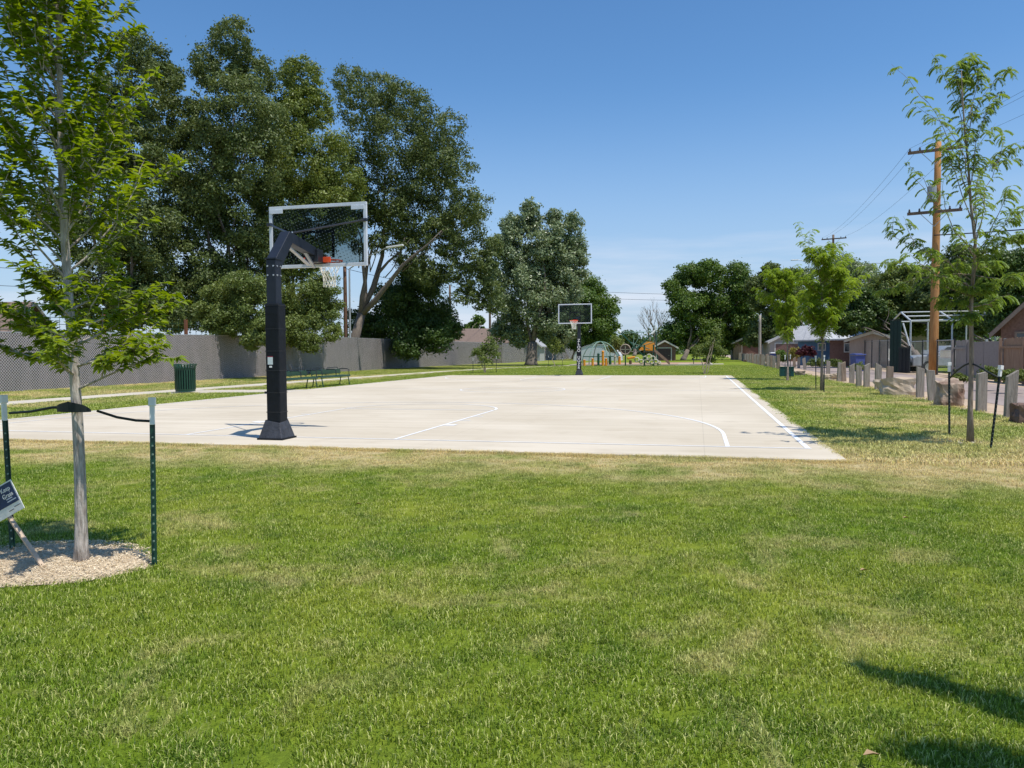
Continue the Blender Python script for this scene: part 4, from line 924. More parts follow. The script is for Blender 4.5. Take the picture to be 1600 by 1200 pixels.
def make_hoop(label, loc, rz, bb):
    th = thing('basketball_hoop', label, 'basketball hoop', loc, rz, 'hoops at the two ends of the court')
    yb = 1.42; bw, bt, bh = 1.83, .05, 1.07; zb = bb                      # board plane and its lower edge
    MB().box((0, 0, 1.38), (.165, .165, 2.76)).build('pole', M_navy, th, bevel=.008)
    # padding over the lower pole with seams and straps
    pad = MB().box((.012, 0, 1.17), (.232, .225, 1.84)).build('pole_pad', M_vinyl, th, bevel=.02)
    sm = MB()
    for z in (.42, .72, 1.06, 1.36, 1.70, 2.06): sm.box((.012, 0, z), (.238, .231, .012))
    sm.box((-.12, -.08, .72), (.05, .03, .035)); sm.build('strap', mat('strap_webbing', (.018, .019, .022), .6), pad)
    # skirt over the base plate
    sk = MB(); b, tt, hz = .205, .125, .30
    sk.add([(-b, -b, .0), (b, -b, .0), (b, b, .0), (-b, b, .0), (-tt, -tt, hz), (tt, -tt, hz-.04), (tt, tt, hz), (-tt, tt, hz)], [(0, 1, 5, 4), (1, 2, 6, 5), (2, 3, 7, 6), (3, 0, 4, 7)])
    sk.build('base_skirt', M_vinyl2, th, bevel=.01)
    MB().box((0, 0, .012), (.43, .43, .03)).build('base_plate', M_vinyl, th)
    # bent arm
    def arm_sec(p, q, w1, w2, h1, h2):
        p, q = Vector(p), Vector(q); d = (q-p).normalized(); up = Vector((1, 0, 0)).cross(d)
        vs = []
        for c, w_, h_ in ((p, w1, h1), (q, w2, h2)):
            for sx, su in ((-1, -1), (1, -1), (1, 1), (-1, 1)): vs.append(c+Vector((sx*w_/2, 0, 0))+up*su*h_/2)
        return vs
    v1 = arm_sec((0, 0, 2.70), (0, .43, 3.20), .168, .165, .20, .17); v2 = arm_sec((0, .36, 3.17), (0, 1.20, 3.035), .160, .150, .165, .15)
    am = MB(); fcs = [(0, 1, 2, 3), (7, 6, 5, 4), (0, 4, 5, 1), (1, 5, 6, 2), (2, 6, 7, 3), (3, 7, 4, 0)]; am.add(v1, fcs); am.add(v2, fcs)
    arm = am.build('arm', M_navy, th, bevel=.006)
    MB().box((0, 0, 2.775), (.19, .19, .02)).build('cap_plate', M_navy, th)
    bt_ = MB()
    for z in (2.66, 2.52):
        for x in (-.05, .05): bt_.tube([(x, -.083, z), (x, -.098, z)], .012, 8)
        for y in (-.05, .05): bt_.tube([(.083, y, z), (.098, y, z)], .012, 8)
    for x in (-.04, .04): bt_.tube([(x, .50, 3.235), (x, .50, 3.265)], .014, 8)
    bt_.build('bolt', M_bolt, th)
    MB().bar((0, .45, 3.02), (0, 1.1, 2.80), .06, .02).bar((0, .98, 3.0), (0, 1.28, 2.78), .05, .03).build('arm_brace', M_galv, arm)
    # V rods to the board frame
    for s in (-1, 1):
        rd = MB().tube([(s*.02, .52, 3.25), (s*.885, yb-.05, zb+.76)], .016, 8).build('brace_rod', M_black, th)
        MB().box((s*.895, yb-.045, zb+.76), (.09, .04, .05)).build('bracket', M_black, rd)
    # mounting box at the board
    MB().box((0, 1.28, 2.97), (.24, .2, .22)).build('board_mount', M_black, th, bevel=.008)
    # board
    fr = MB(); e = .055
    fr.box((0, yb, zb+e/2), (bw, bt, e)).box((0, yb, zb+bh-e/2), (bw, bt, e))
    fr.box((-bw/2+e/2, yb, zb+bh/2), (e, bt, bh-2*e)).box((bw/2-e/2, yb, zb+bh/2), (e, bt, bh-2*e)); frame = fr.build('board_frame', M_alu, th, bevel=.005)
    MB().box((-bw/2+.15, yb-.032, zb+bh-.09), (.24, .014, .07)).box((bw/2-.15, yb-.032, zb+bh-.09), (.24, .014, .07)).build('corner_plate', M_alu, frame, bevel=.003)
    gl = MB().box((0, yb+.005, zb+bh/2), (bw-2*e, .012, bh-2*e)).build('board_glass', M_glass, th)
    sq = MB(); s2 = .05; q0 = zb+.16
    sq.box((0, yb+.014, q0+.45), (.61, .004, s2)).box((-.28, yb+.014, q0+.212), (s2, .004, .425)).box((.28, yb+.014, q0+.212), (s2, .004, .425)); sq.build('target_square', M_vinyl, gl)
    # rim
    zr = zb+.155; rc = yb+.025+.15+.228
    MB().box((0, yb+.04, zr-.03), (.26, .02, .16)).box((0, yb+.11, zr-.01), (.16, .14, .03)).box((0, yb-.04, zr-.035), (.5, .03, .09)).build('rim_mount', M_rim, th, bevel=.004)
    rm = MB(); rm.tube([(.2286*math.cos(a), rc+.2286*math.sin(a), zr) for a in np.linspace(0, 2*math.pi, 37)], .0105, 8, cap=False)
    rm.tube([(-.08, yb+.1, zr-.015), (-.19, rc-.1, zr-.012)], .009, 6).tube([(.08, yb+.1, zr-.015), (.19, rc-.1, zr-.012)], .009, 6)
    rim = rm.build('rim', M_rim, th, smooth=True)
    nt_ = MB(); nn, rows = 12, 6
    def rr(k): return (.222, .19, .155, .128, .110, .105, .112)[k]
    for k in range(rows):
        for i in range(nn):
            a0 = 2*math.pi*(i+.5*(k % 2))/nn
            for s in (-.5, .5):
                a1_ = a0+2*math.pi*s/nn
                nt_.tube([(rr(k)*math.cos(a0), rc+rr(k)*math.sin(a0), zr-.01-.075*k), (rr(k+1)*math.cos(a1_), rc+rr(k+1)*math.sin(a1_), zr-.01-.075*(k+1))], .0045, 4, cap=False)
    nt_.build('net', M_net, rim)
    return th, pad
h1, pad1 = make_hoop('near black basketball hoop seen from behind, padded pole on the baseline', (-.03, -.20, .0), 0, 2.80)
MB().box((-.02, -.1165, 1.63-.42), (.085, .006, .115)).build('notice_sticker', mat('sticker_white', (.62, .70, .70), .4, var=.08), pad1)
MB().box((-.02, -.1165, 1.63-.355), (.09, .006, .014)).build('sticker_header', mat('sticker_red', (.28, .02, .04), .4), pad1)
MB().box((-.015, -.1165, 1.63-.51), (.045, .006, .028)).build('small_sticker', M_white, pad1)
h2, pad2 = make_hoop('far black basketball hoop with white lettering down its pole', tuple(G(905, 586)*[1, 1, 0]), math.pi, 2.82)
def text_mesh(txt, size, m, parent, M, name='lettering', extrude=.004, bold=0):
    cu = bpy.data.curves.new('t', 'FONT'); cu.body = txt; cu.size = size; cu.extrude = extrude; cu.align_x = 'CENTER'; cu.align_y = 'CENTER'; cu.offset = bold
    to = bpy.data.objects.new('t', cu); COL.objects.link(to); dg = bpy.context.evaluated_depsgraph_get(); dg.update()
    me = bpy.data.meshes.new_from_object(to.evaluated_get(dg)); bpy.data.objects.remove(to); bpy.data.curves.remove(cu)
    me.transform(M); me.materials.clear(); me.materials.append(m); o = bpy.data.objects.new(name, me); COL.objects.link(o); o.parent = parent; return o
# letters run down the court side of the far pole (local +y faces the court)
Mt = Matrix.Translation((0, .117, 0)) @ Matrix.Rotation(math.pi, 4, 'Z') @ Matrix.Rotation(math.pi/2, 4, 'X')
for i, ch in enumerate('ZLOO UOZR'):
    if ch == ' ': continue
    z = 1.93-i*.19+(0 if i < 5 else .0); text_mesh(ch, .215, M_white, pad2, Matrix.Translation((0, 0, z)) @ Mt, 'letter', bold=.004)

# ------------------------------------------------------------------ benches and litter bin
def bench(label, y0):
    th = thing('park_bench', label, 'bench', (-8.15, y0, -.03), 0, 'green benches beside the court'); L = 2.55
    MB().box((0, L/2, .43), (.42, L, .035)).box((.20, L/2, .405), (.03, L, .06)).box((-.20, L/2, .405), (.03, L, .06)).build('seat', M_green, th, bevel=.008)
    MB().box((-.24, L/2, .60), (.03, L*.98, .18)).build('backrest', M_green, th, bevel=.008)
    for y in (.12, L-.12):
        for s in (-1, 1): MB().tube([(s*.16, y, .41), (s*.23, y, .03)], .022, 8).tube([(s*.23-.05, y, .035), (s*.23+.05, y, .035)], .016, 6).build('leg', M_black if False else M_green, th)
    for y in (.10, L/2, L-.10):
        MB().tube([(-.25, y, .45), (-.27, y, .64), (-.22, y, .70), (.12, y, .70), (.19, y, .65), (.20, y, .44)], .018, 8).build('arm_loop', M_black, th)
    for i in range(2):
        ya, yb_ = (.2, L/2-.12) if i == 0 else (L/2+.12, L-.2)
        MB().tube([(-.25, ya, .5), (-.27, ya, .72), (-.27, ya+.08, .76), (-.27, yb_-.08, .76), (-.27, yb_, .72), (-.25, yb_, .5)], .016, 8).build('back_loop', M_black, th)
    return th
be = bench('green metal bench nearer the hoop pole, its end hidden by the pole', 13.35)
copy_thing(be, (-8.15, 16.15, -.03), None, 'green metal bench farther along the court edge, fully visible')
lb = thing('litter_bin', 'round dark green slatted steel litter bin beside the footpath', 'litter bin', (-10.98, 12.1, -.01))
n = 26
for i in range(n):
    a = 2*math.pi*i/n; c, s = math.cos(a), math.sin(a); mb = MB(); prof = [(.30, .06), (.335, .12), (.335, .80), (.355, .90), (.40, .985)]
    tx, ty = -s*.022, c*.022; vs = []
    for r, z in prof:
        for q in (-1, 1):
            for dr in (-.005, .005): vs.append(((r+dr)*c+tx*q, (r+dr)*s+ty*q, z))
    fs = []
    for k in range(4):
        o = k*4; fs += [(o, o+2, o+6, o+4), (o+1, o+5, o+7, o+3), (o, o+4, o+5, o+1), (o+2, o+3, o+7, o+6)]
    mb.add(vs, fs); mb.build('slat', M_green, lb)
MB().lathe([(.29, .04), (.325, .04), (.325, .12), (.29, .12)], 32).build('base_ring', M_green, lb)
MB().lathe([(.322, .78), (.328, .78), (.328, .84), (.322, .84)], 32).build('band', M_green, lb)
MB().tube([(.405*math.cos(a), .405*math.sin(a), .985) for a in np.linspace(0, 2*math.pi, 33)], .012, 6, cap=False).build('rim', M_green, lb)
MB().lathe([(.01, .08), (.29, .08), (.295, .80), (.285, .80), (.28, .1)], 28).build('liner', M_vinyl, lb)

# ------------------------------------------------------------------ stakes, straps, sign, mulch
def tpost(label, base, top, group, m=M_tpost, cap=.175, capw=.019):
    base, top = Vector(base), Vector(top); th = thing('stake_post', label, 'post', base, group=group); d = (top-base); q = d.normalized(); e = base+q*(d.length-cap*.97)
    sh = MB(); 
    sh.bar(base-Vector((0, 0, .1)), e, .032, .006); sh.bar(base-Vector((0, 0, .1))+Vector((0, .014, 0)), e+Vector((0, .014, 0)), .006, .028); wbuild(sh, 'shaft', m, th)
    st = MB(); k = int((d.length-cap)/.055)
    for i in range(1, k): c = base+q*i*.055; st.box((c.x+.006, c.y-.008, c.z), (.008, .008, .010))
    wbuild(st, 'stud', mat('stud_pale', (.22, .30, .24), .5), th)
    wbuild(MB().bar(top-q*cap, top-q*.05, capw*1.5, capw*1.3).bar(top-q*.055, top, capw*2.2, capw*2.0), 'cap', M_white, th, bevel=.003)
    return th
gS = 'green stake posts beside the near young tree'
tpost('green steel stake with white cap right of the near young tree trunk', (2.96, -6.62, -.03), P3(237.5, 621, 4.84), gS)
tpost('green steel stake with white cap at the left edge behind the tilted sign', (1.80, -6.57, -.03), P3(5, 617, 5.12), gS)
gS2 = 'black stake posts beside the right young locust'
tpost('black studded stake with white cap leaning right of the young locust', (10.12, .60, -.03), P3(1564, 571, 10.1), gS2, M_hose, .15, .024)
tpost('black stake with white cap left of the young locust trunk', (10.12, 2.28, -.03), P3(1483, 566, 11.75), gS2, M_hose, .15, .024)
gS3 = 'thin stakes beside the yellow-green locusts'
for i, (u, v, vt, lb_) in enumerate(((1227, 591, 555, 'thin stake with white cap left of the farther locust trunk'), (1234.5, 594, 554, 'thin stake with white cap right of the farther locust trunk'), (1275, 607, 556, 'thin stake with white cap left of the nearer locust trunk'), (1287.5, 612, 555, 'thin stake with white cap right of the nearer locust trunk'))):
    b = G(u, v); t = (b-CAM)@F; tpost(lb_, (b[0], b[1], -.03), P3(u+(1 if i % 2 else -1)*.5, vt, t), gS3, M_hose, .2, .022)
for i, (u, v, vt, lb_) in enumerate(((739, 583, 560, 'thin stake left of the far multi-stemmed shrub'), (775.5, 582, 557, 'thin stake with white cap right of the far multi-stemmed shrub'), (857, 572, 556, 'thin stake left of the small far sapling'), (879, 572, 560, 'thin stake right of the small far sapling'))):
    b = G(u, v); t = (b-CAM)@F; tpost(lb_, (b[0], b[1], -.03), P3(u, vt, t), 'thin stakes on the far lawn', M_hose, .15, .02)
def hose(label, pts, r, grp):
    o = MB().tube(pts, r, 8).build('guy_hose', M_hose, smooth=True); tag(o, label, 'hose', grp)
tr = lambda z: Vector((2.50-.015*z, -6.72, z))
zs = P3(120, 638, 4.83)[2]
A = Vector(P3(15, 645.5, 5.1)); B = tr(zs+.01)+Vector((-.10, .01, .0)); hose('black hose from the left stake to the near young tree', [A, A.lerp(B, .4)-Vector((0, 0, .006)), A.lerp(B, .8)+Vector((0, 0, .004)), B], .0085, 'black hoses tying the near young tree')
A = Vector(P3(156, 643, 4.83)); B = Vector(P3(236, 658, 4.84)); hose('black hose from the near young tree to the right stake', [A+Vector((-.02, 0, .004)), A.lerp(B, .33)-Vector((0, 0, .016)), A.lerp(B, .7)-Vector((0, 0, .014)), B], .0085, 'black hoses tying the near young tree')
sp_ = MB(); c = tr(zs); rr_ = .045
n = 16
vs = []
for i in range(n+1):                       # canvas sling wrapped round the trunk, narrowing to both sides
    t = i/n; a = math.pi*(1-t); x = math.cos(a)*(.125 if abs(math.cos(a)) > .75 else .125*abs(math.cos(a))/.75 if True else 0); 
    wv = .028*(1-abs(2*t-1)**1.6)+.006; y = -.052*math.sin(a)
    vs += [c+Vector((x, y, -.018)), c+Vector((x, y, -.018+2*wv))]
fs = [(2*i, 2*i+2, 2*i+3, 2*i+1) for i in range(n)]
sp_.add(vs, fs); so_ = sp_.build('tree_sling', M_hose); tag(so_, 'black canvas sling wrapped round the near young tree trunk', 'strap')
md = so_.modifiers.new('s', 'SOLIDIFY'); md.thickness = .004
zt = P3(1516, 567, 10.8)
for i, (pp, tt_) in enumerate(((P3(1485, 590, 11.7), 11.7), (P3(1560, 590, 10.15), 10.15))):
    A = Vector(pp); B = Vector(P3(1516, 567, 10.85)); hose(('black hose from the left black stake up to the young locust', 'black hose from the leaning black stake up to the young locust')[i], [A, A.lerp(B, .35)+Vector((0, 0, .035*(1-i))), A.lerp(B, .7)+Vector((0, 0, .03-.02*i)), B], .013, 'black hoses tying the young locust')
# tilted sign
sg = thing('lawn_sign', 'blue and white lawn sign tilted on a pale wooden stake by the mulch ring', 'sign', (2.43, -6.93, -.03))
S = [Vector(P3(u, v, 4.70)) for u, v in ((16, 749), (38, 793.5))]          # right edge of the board
ft = Vector(P3(63, 893, 4.63)); top_ = Vector(P3(8, 800, 4.72))
wbuild(MB().bar(ft+Vector((-.02, .05, 0)), Vector(P3(-4, 780, 4.86)), .026, .012), 'stake', M_pale, sg)
er = (S[0]-S[1]); hgt = er.length; upv = er.normalized(); lf = Vector(P3(-30, 776, 4.78))-S[0]; lf = (lf-upv*lf.dot(upv)).normalized(); nv = upv.cross(lf).normalized()
if nv.dot(Vector(CAM)-S[0]) < 0: nv = -nv
wd_ = .30
def plate(a0, a1, b0, b1, off, th_):
    o = S[1]+nv*off; vs = []
    for z in (0, th_):
        for a, b in ((a0, b0), (a1, b0), (a1, b1), (a0, b1)): vs.append(o+lf*a+upv*b-nv*z)
    return vs
fc = [(0, 1, 2, 3), (7, 6, 5, 4), (0, 4, 5, 1), (1, 5, 6, 2), (2, 6, 7, 3), (3, 7, 4, 0)]
bd = wbuild(MB().add(plate(0, wd_, 0, hgt, 0, .004), fc), 'board', M_white, sg)
off = Vector(sg.location)
def onbd(mb, name, m): mb.v = [tuple(Vector(v)-off) for v in mb.v]; return mb.build(name, m, bd)
onbd(MB().add(plate(.008, wd_-.008, hgt*.30, hgt-.008, .002, .001), fc), 'blue_field', mat('sign_blue', (.022, .045, .13), .45, var=.1))
M4 = Matrix((( -lf.x, upv.x, nv.x, 0), (-lf.y, upv.y, nv.y, 0), (-lf.z, upv.z, nv.z, 0), (0, 0, 0, 1)))
def sign_text(txt, size, right, up_, m):
    p = S[1]+lf*(right)+upv*up_+nv*.0035-off; text_mesh(txt, size, m, bd, Matrix.Translation(p) @ M4, 'lettering', .0006, .0004)
sign_text('Keep', .040, .072, hgt*.79, M_white); sign_text('Grass', .040, .073, hgt*.595, M_white)
tx = MB()
for (a0, a1, b) in ((.045, .10, .47), (.02, .10, .39)): tx.add(plate(a0, a1, hgt*b, hgt*b+.007, .0035, .0005), fc)
onbd(tx, 'small_print', mat('print_pale', (.45, .5, .6), .5))
tx = MB(); tx.add(plate(.012, .065, hgt*.17, hgt*.17+.004, .0035, .0005), fc); tx.add(plate(.075, .12, hgt*.12, hgt*.12+.004, .0035, .0005), fc); onbd(tx, 'footer_print', mat('print_dark', (.08, .09, .13), .5))

# mulch: a low mound with chips
MC = (2.22, -6.72); MR = (.68, .50)
def mound_mesh():
    V = []; Fc = []; n, k = 40, 6
    V.append((MC[0], MC[1], .015))
    for j in range(1, k+1):
        for i in range(n):
            a = 2*math.pi*i/n; q = j/k; r = 1+.06*math.sin(3*a+1)+.04*math.sin(7*a); V.append((MC[0]+MR[0]*q*r*math.cos(a), MC[1]+MR[1]*q*r*math.sin(a), .015*(1-q*q)-.03*q**4+rnd.uniform(0, .006)))
    for i in range(n): Fc.append((0, 1+i, 1+(i+1) % n))
    for j in range(k-1):
        for i in range(n): a = 1+j*n+i; b = 1+j*n+(i+1) % n; Fc.append((a, a+n, b+n, b))
    return MB().add(V, Fc)
M_mulch = mat('mulch_base', (.50, .39, .25), .95, c2=(.66, .54, .38), scale=30, bump=1, bscale=60)
struct(mound_mesh().build('mulch_bed', M_mulch))
def chips():
    n = 11000; a = rg.uniform(0, 2*np.pi, n); q = np.sqrt(rg.random(n))*1.0*(1+np.abs(rg.normal(0, .05, n))); x = MC[0]+MR[0]*q*np.cos(a); y = MC[1]+MR[1]*q*np.sin(a); z = .012*(1-q*q)+.004+rg.random(n)*.012-.012*q**4
    P = np.stack([x, y, z], 1); th = rg.uniform(0, 2*np.pi, n); D = np.stack([np.cos(th), np.sin(th), rg.normal(0, .25, n)], 1); Nn = np.stack([rg.normal(0, .35, n), rg.normal(0, .35, n), np.ones(n)], 1)
    L = rg.uniform(.008, .045, n)*rg.uniform(.4, 1, n); V, T_ = leaf_arrays(P, D, Nn, L, rg.uniform(.002, .007, n), 0.1)
    m = leafmat('wood_chips', (.46, .35, .22), (.95, .82, .60), trans=0, rough=.9, spec=.1)
    o = np_mesh('wood_chip_mulch', V, T_, m); o['kind'] = 'stuff'; tag(o, 'pale wood chip mulch spread round the near young tree', 'mulch')
chips()
# stones and chips by the right locust
for i in range(9):
    a = rnd.uniform(0, 6.28); r = rnd.uniform(.12, .42); s = rnd.uniform(.015, .04); mb = MB(); vs = []
    mb.lathe([(.001, -s*.3), (s, 0), (s*.8, s*.5), (.001, s*.7)], 7); mb.v = [(x*rnd.uniform(.8, 1.3), y*rnd.uniform(.8, 1.2), z) for x, y, z in mb.v]
    o = mb.build('pebble', mat('pale_stone', (.45, .40, .34), .9, var=.2), loc=(10.09+r*math.cos(a), 1.26+r*math.sin(a)*.7, -.01)); tag(o, 'small pale pebble at the foot of the right young locust', 'pebble', 'pebbles at the foot of the right young locust')

# ------------------------------------------------------------------ bollards and boulders
def bollard(label, x, y, h, wd, lean=(0, 0), m=M_wood, rz=0):
    mb = MB(); s = wd/2; sl = rnd.uniform(-.07, .07); sy_ = wd*.32
    mb.add([(-s, -sy_, -.05), (s, -sy_, -.05), (s, sy_, -.05), (-s, sy_, -.05), (-s+lean[0], -sy_+lean[1], h-sl), (s+lean[0], -sy_+lean[1], h+sl), (s+lean[0], sy_+lean[1], h+sl), (-s+lean[0], sy_+lean[1], h-sl)], [(3, 2, 1, 0), (4, 5, 6, 7), (0, 1, 5, 4), (1, 2, 6, 5), (2, 3, 7, 6), (3, 0, 4, 7)])
    o = mb.build('timber_bollard', m, bevel=.008, loc=(x, y, -.03)); o.rotation_euler = (0, 0, rz); return tag(o, label, 'bollard', 'timber bollards along the alley')
near = [(1577.5, 652, 584, 'grey timber bollard nearest the camera, beside the dark boulder', (.03, 0)), (1533, 641, 583, 'grey timber bollard just right of the young locust trunk', (0, 0)), (1457, 625, 579, 'leaning timber bollard between the tan boulder and the rough boulder', (-.06, 0)),
        (1437.5, 620, 575, 'upright timber bollard right of the tan boulder', (0, 0)), (1390, 611, 573, 'timber bollard behind the tan boulder', (0, 0)), (1371.7, 608, 570, 'darker timber bollard left of the tan boulder', (.01, 0)), (1354, 604.5, 570, 'grey timber bollard second left of the tan boulder', (0, 0)),
        (1341.7, 603, 572, 'grey timber bollard third left of the tan boulder', (0, 0)), (1331, 598, 570, 'timber bollard fourth left of the tan boulder', (0, 0)), (1318.5, 595, 567, 'paired timber bollard, right one of the leaning pair', (-.05, 0)), (1311, 595, 567, 'paired timber bollard, left one of the leaning pair', (.05, 0)),
        (1294, 585, 564, 'brown timber bollard behind the nearer locust trunk', (0, 0)), (1258, 577, 560, 'leaning timber bollard under the burgundy shrub', (-.1, 0)), (1248, 575, 559, 'timber bollard under the golden shrub', (0, 0)), (1241, 574, 559, 'timber bollard right of the farther locust trunk', (0, 0))]
for i, (u, v, vt, lab, ln_) in enumerate(near):
    g = G(u, v); t = (g-CAM)@F; bollard(lab, g[0], g[1], (v-vt)*PX(t)+.04, .19, ln_, M_wood if i % 5 != 4 else M_wood2, rnd.uniform(-.12, .2))
y = 46.0; i = 0
while y < 112:
    o = bollard('small far timber bollard in the long row towards the far end of the alley', 11.95+rnd.uniform(-.06, .06), y, .95+rnd.uniform(-.08, .08), .22, (rnd.uniform(-.05, .05), 0), M_wood if i % 3 else M_wood2, rnd.uniform(-.2, .2)); y += 1.75+rnd.uniform(-.2, .2); i += 1
M_rock = mat('tan_sandstone', (.40, .30, .20), .9, c2=(.60, .50, .38), scale=3, bump=1, bscale=12)
M_rockd = mat('dark_brown_rock', (.10, .06, .045), .9, c2=(.20, .13, .10), scale=3, bump=1, bscale=12)
def boulder(label, c, sx, sy, sz, m, seed, rz=0):
    r = random.Random(seed); import bmesh
    bm = bmesh.new(); bmesh.ops.create_cube(bm, size=2)
    for v in bm.verts:
        v.co.x *= r.uniform(.7, 1.05); v.co.y *= r.uniform(.7, 1.05)
        if v.co.z > 0: v.co.z *= r.uniform(.6, 1.05)
    bmesh.ops.subdivide_edges(bm, edges=bm.edges[:], cuts=5, use_grid_fill=True)
    for v in bm.verts:
        from mathutils import noise as mn
        n_ = mn.noise(v.co*1.3+Vector((seed, 0, 0)))*.34+mn.noise(v.co*3.7+Vector((0, seed, 0)))*.14; v.co += v.co.normalized()*n_
    me = bpy.data.meshes.new('boulder'); bm.to_mesh(me); bm.free(); me.materials.append(m)
    for v in me.vertices: v.co = Vector((v.co.x*sx/2, v.co.y*sy/2, (v.co.z*.5+.42)*sz))
    o = bpy.data.objects.new('boulder', me); COL.objects.link(o); o.location = (c[0], c[1], -.05); o.rotation_euler = (0, 0, rz); return tag(o, label, 'boulder', 'boulders along the alley')
g = G(1402, 617); boulder('wide tan sandstone boulder between the bollards', (g[0], g[1]+.3), .98, .65, .60, M_rock, 3)
g = G(1487, 634); boulder('rough brown and tan boulder just left of the young locust trunk', (g[0], g[1]+.2), .58, .55, .74, mat('mixed_rock', (.16, .09, .06), .9, c2=(.58, .46, .34), scale=2.2, bump=1, bscale=12), 8)
g = G(1598, 660); boulder('dark boulder at the right edge beside the nearest bollard', (g[0]+.1, g[1]), .5, .45, .42, M_rockd, 5)
for i, (u, v, s, lb_) in enumerate(((1300, 593, .62, 'flat tan block at the foot of the leaning bollard pair'), (1251, 586, .55, 'brown block with pale top left of the nearer locust'), (1203, 572, .9, 'low tan slab left of the green steel box'), (1192, 569, .7, 'dark slab left of the low tan slab'), (1165, 565, .5, 'small dark rock before the far bollards'))):
    g = G(u, v); boulder(lb_, (g[0], g[1]+.2), s, s*.8, s*.55, (M_rock, M_wood2, M_rock, M_rockd, M_rockd)[i], 20+i)

# ------------------------------------------------------------------ playground
M_pg = mat('playground_green', (.015, .075, .045), .4); M_pgl = mat('playground_pale_green', (.22, .36, .28), .4); M_or = mat('playground_orange', (.80, .30, .03), .45, var=.08); M_cr = mat('cream_plastic', (.46, .43, .33), .5); M_br = mat('slide_brown', (.14, .08, .06), .4)
g = onray(938, 73); dm = thing('climbing_dome', 'green tube climbing dome left of the orange posts', 'climber', (g[0], g[1], 0)); R_ = 1.78; 
mb = MB(); rings = ((0, 1), (.36, .93), (.68, .73), (.93, .36))
for k in range(6):
    a = 2*math.pi*k/6; mb.tube([(R_*math.cos(a)*math.cos(e), R_*math.sin(a)*math.cos(e), 2.25*math.sin(e)) for e in np.linspace(0, math.pi/2, 8)], .045, 6)
mb.build('arch_tubes', M_pgl, dm, smooth=True); mb = MB()
for z, r in ((.82, .93),): mb.tube([(R_*r*math.cos(a), R_*r*math.sin(a), z) for a in np.linspace(0, 2*math.pi, 25)], .04, 6, cap=False)
mb.build('ring_tubes', M_pg, dm, smooth=True)
tP = 70
def pmast(label, u, v0, v1, r, m, name='play_post', grp='orange and green play posts'):
    b = P3(u, v0, tP); a = Vector((b[0], b[1], -.02)); h = HT(u, v1, tP); th = thing(name, label, 'play post', a, group=grp)
    MB().tube([(0, 0, 0), (0, 0, h*.96)], r, 10).build('post', m, th); MB().lathe([(r*1.15, h*.92), (r*1.15, h*.97), (r*.7, h*1.01), (.001, h*1.03)], 10).build('cap', m, th); return th
for u, vt, m, lb_ in ((913, 562, M_or, 'short orange post at the left end of the playground'), (926, 560, M_or, 'short orange post second from the left of the playground'), (942, 548, M_or, 'tall orange post under the climbing dome'), (947, 560, M_or, 'short orange post right of the tall orange post'), (961, 556, M_cr, 'cream post right of the climbing dome'), (968, 557, M_or, 'orange post left of the round wheel'), (935, 552, M_pg, 'green post inside the climbing dome'), (953, 556, M_pg, 'green post right of the orange posts')):
    pmast(lb_, u, 570, vt, .11, m)
g = P3(977, 546, 69); wl = thing('wheel_panel', 'round brown wheel panel with pale rim on the playground', 'play panel', (g[0], g[1], 0)); zc = g[2]; yaw_ = 0
MB().tube([(.45*math.cos(a), 0, zc+.45*math.sin(a)) for a in np.linspace(0, 2*math.pi, 25)], .05, 6, cap=False).build('rim', mat('wheel_rim', (.45, .34, .28), .5), wl, smooth=True)
MB().tube([(0, .03, zc), (0, .06, zc)], .43, 20).build('disc', M_br, wl); MB().bar((-.4, 0, zc), (.4, 0, zc), .05).bar((0, 0, zc-.4), (0, 0, zc+.4), .05).build('spokes', M_cr, wl)
MB().tube([(0, .09, 0), (0, .09, zc)], .06, 8).build('post', M_pg, wl)
pc = thing('cable_climber', 'tall crossed green masts with an orange panel at the playground', 'climber', tuple(P3(1000, 572, 68)*[1, 1, 0]))
t = 68
for a, b in (((967, 517), (1020, 571)), ((1021, 519), (994, 546)), ((1024, 512), (1028, 571))):
    a_ = Vector(P3(*a, t)); b_ = Vector(P3(*b, t)); b_.z = max(b_.z, -.02); ms_ = wbuild(MB().tube([b_, a_], .055, 8), 'mast', M_pg, pc)
    dv = (a_-b_).normalized(); o = MB().tube([a_-dv*.25, a_+dv*.2], .10, 8); o.v = [tuple(Vector(v)-Vector(pc.location)) for v in o.v]; o.build('tip', M_white, ms_)
pl = [Vector(P3(u, v, t)) for u, v in ((1009, 534), (1022, 534), (1024, 548), (998, 547))]; q = Vector((.0, .06, 0)); wbuild(MB().add(pl+[p+q for p in pl], fc), 'orange_panel', M_or, pc)
cb = MB()
for a, b in (((968, 518), (1021, 519)), ((975, 521), (1005, 519)), ((990, 545), (1010, 534)), ((990, 545), (1022, 534)), ((985, 535), (1015, 545)), ((990, 523), (990, 545)), ((1004, 519), (985, 548))): cb.tube([P3(*a, t), P3(*b, t)], .022, 5)
wbuild(cb, 'cables', M_pgl, pc)
sl_ = thing('slide', 'brown slide descending to the right beside the cable climber', 'slide', tuple(P3(1036, 571, 67)*[1, 1, 0])); t = 67
a_, b_ = Vector(P3(1023, 549, t)), Vector(P3(1046, 568, t)); b_.z = .15; wbuild(MB().bar(a_, b_, .55, .06), 'chute', M_br, sl_)
wbuild(MB().bar(a_+Vector((0, -.28, .1)), b_+Vector((0, -.28, .1)), .05, .18), 'side_rail', mat('slide_edge', (.30, .18, .13), .5), sl_); wbuild(MB().bar(a_+Vector((0, .28, .1)), b_+Vector((0, .28, .1)), .05, .18), 'side_rail', MATS['slide_edge'], sl_)
wbuild(MB().box((a_.x-.5, a_.y, a_.z-.04), (1.0, .9, .07)), 'platform', M_br, sl_)
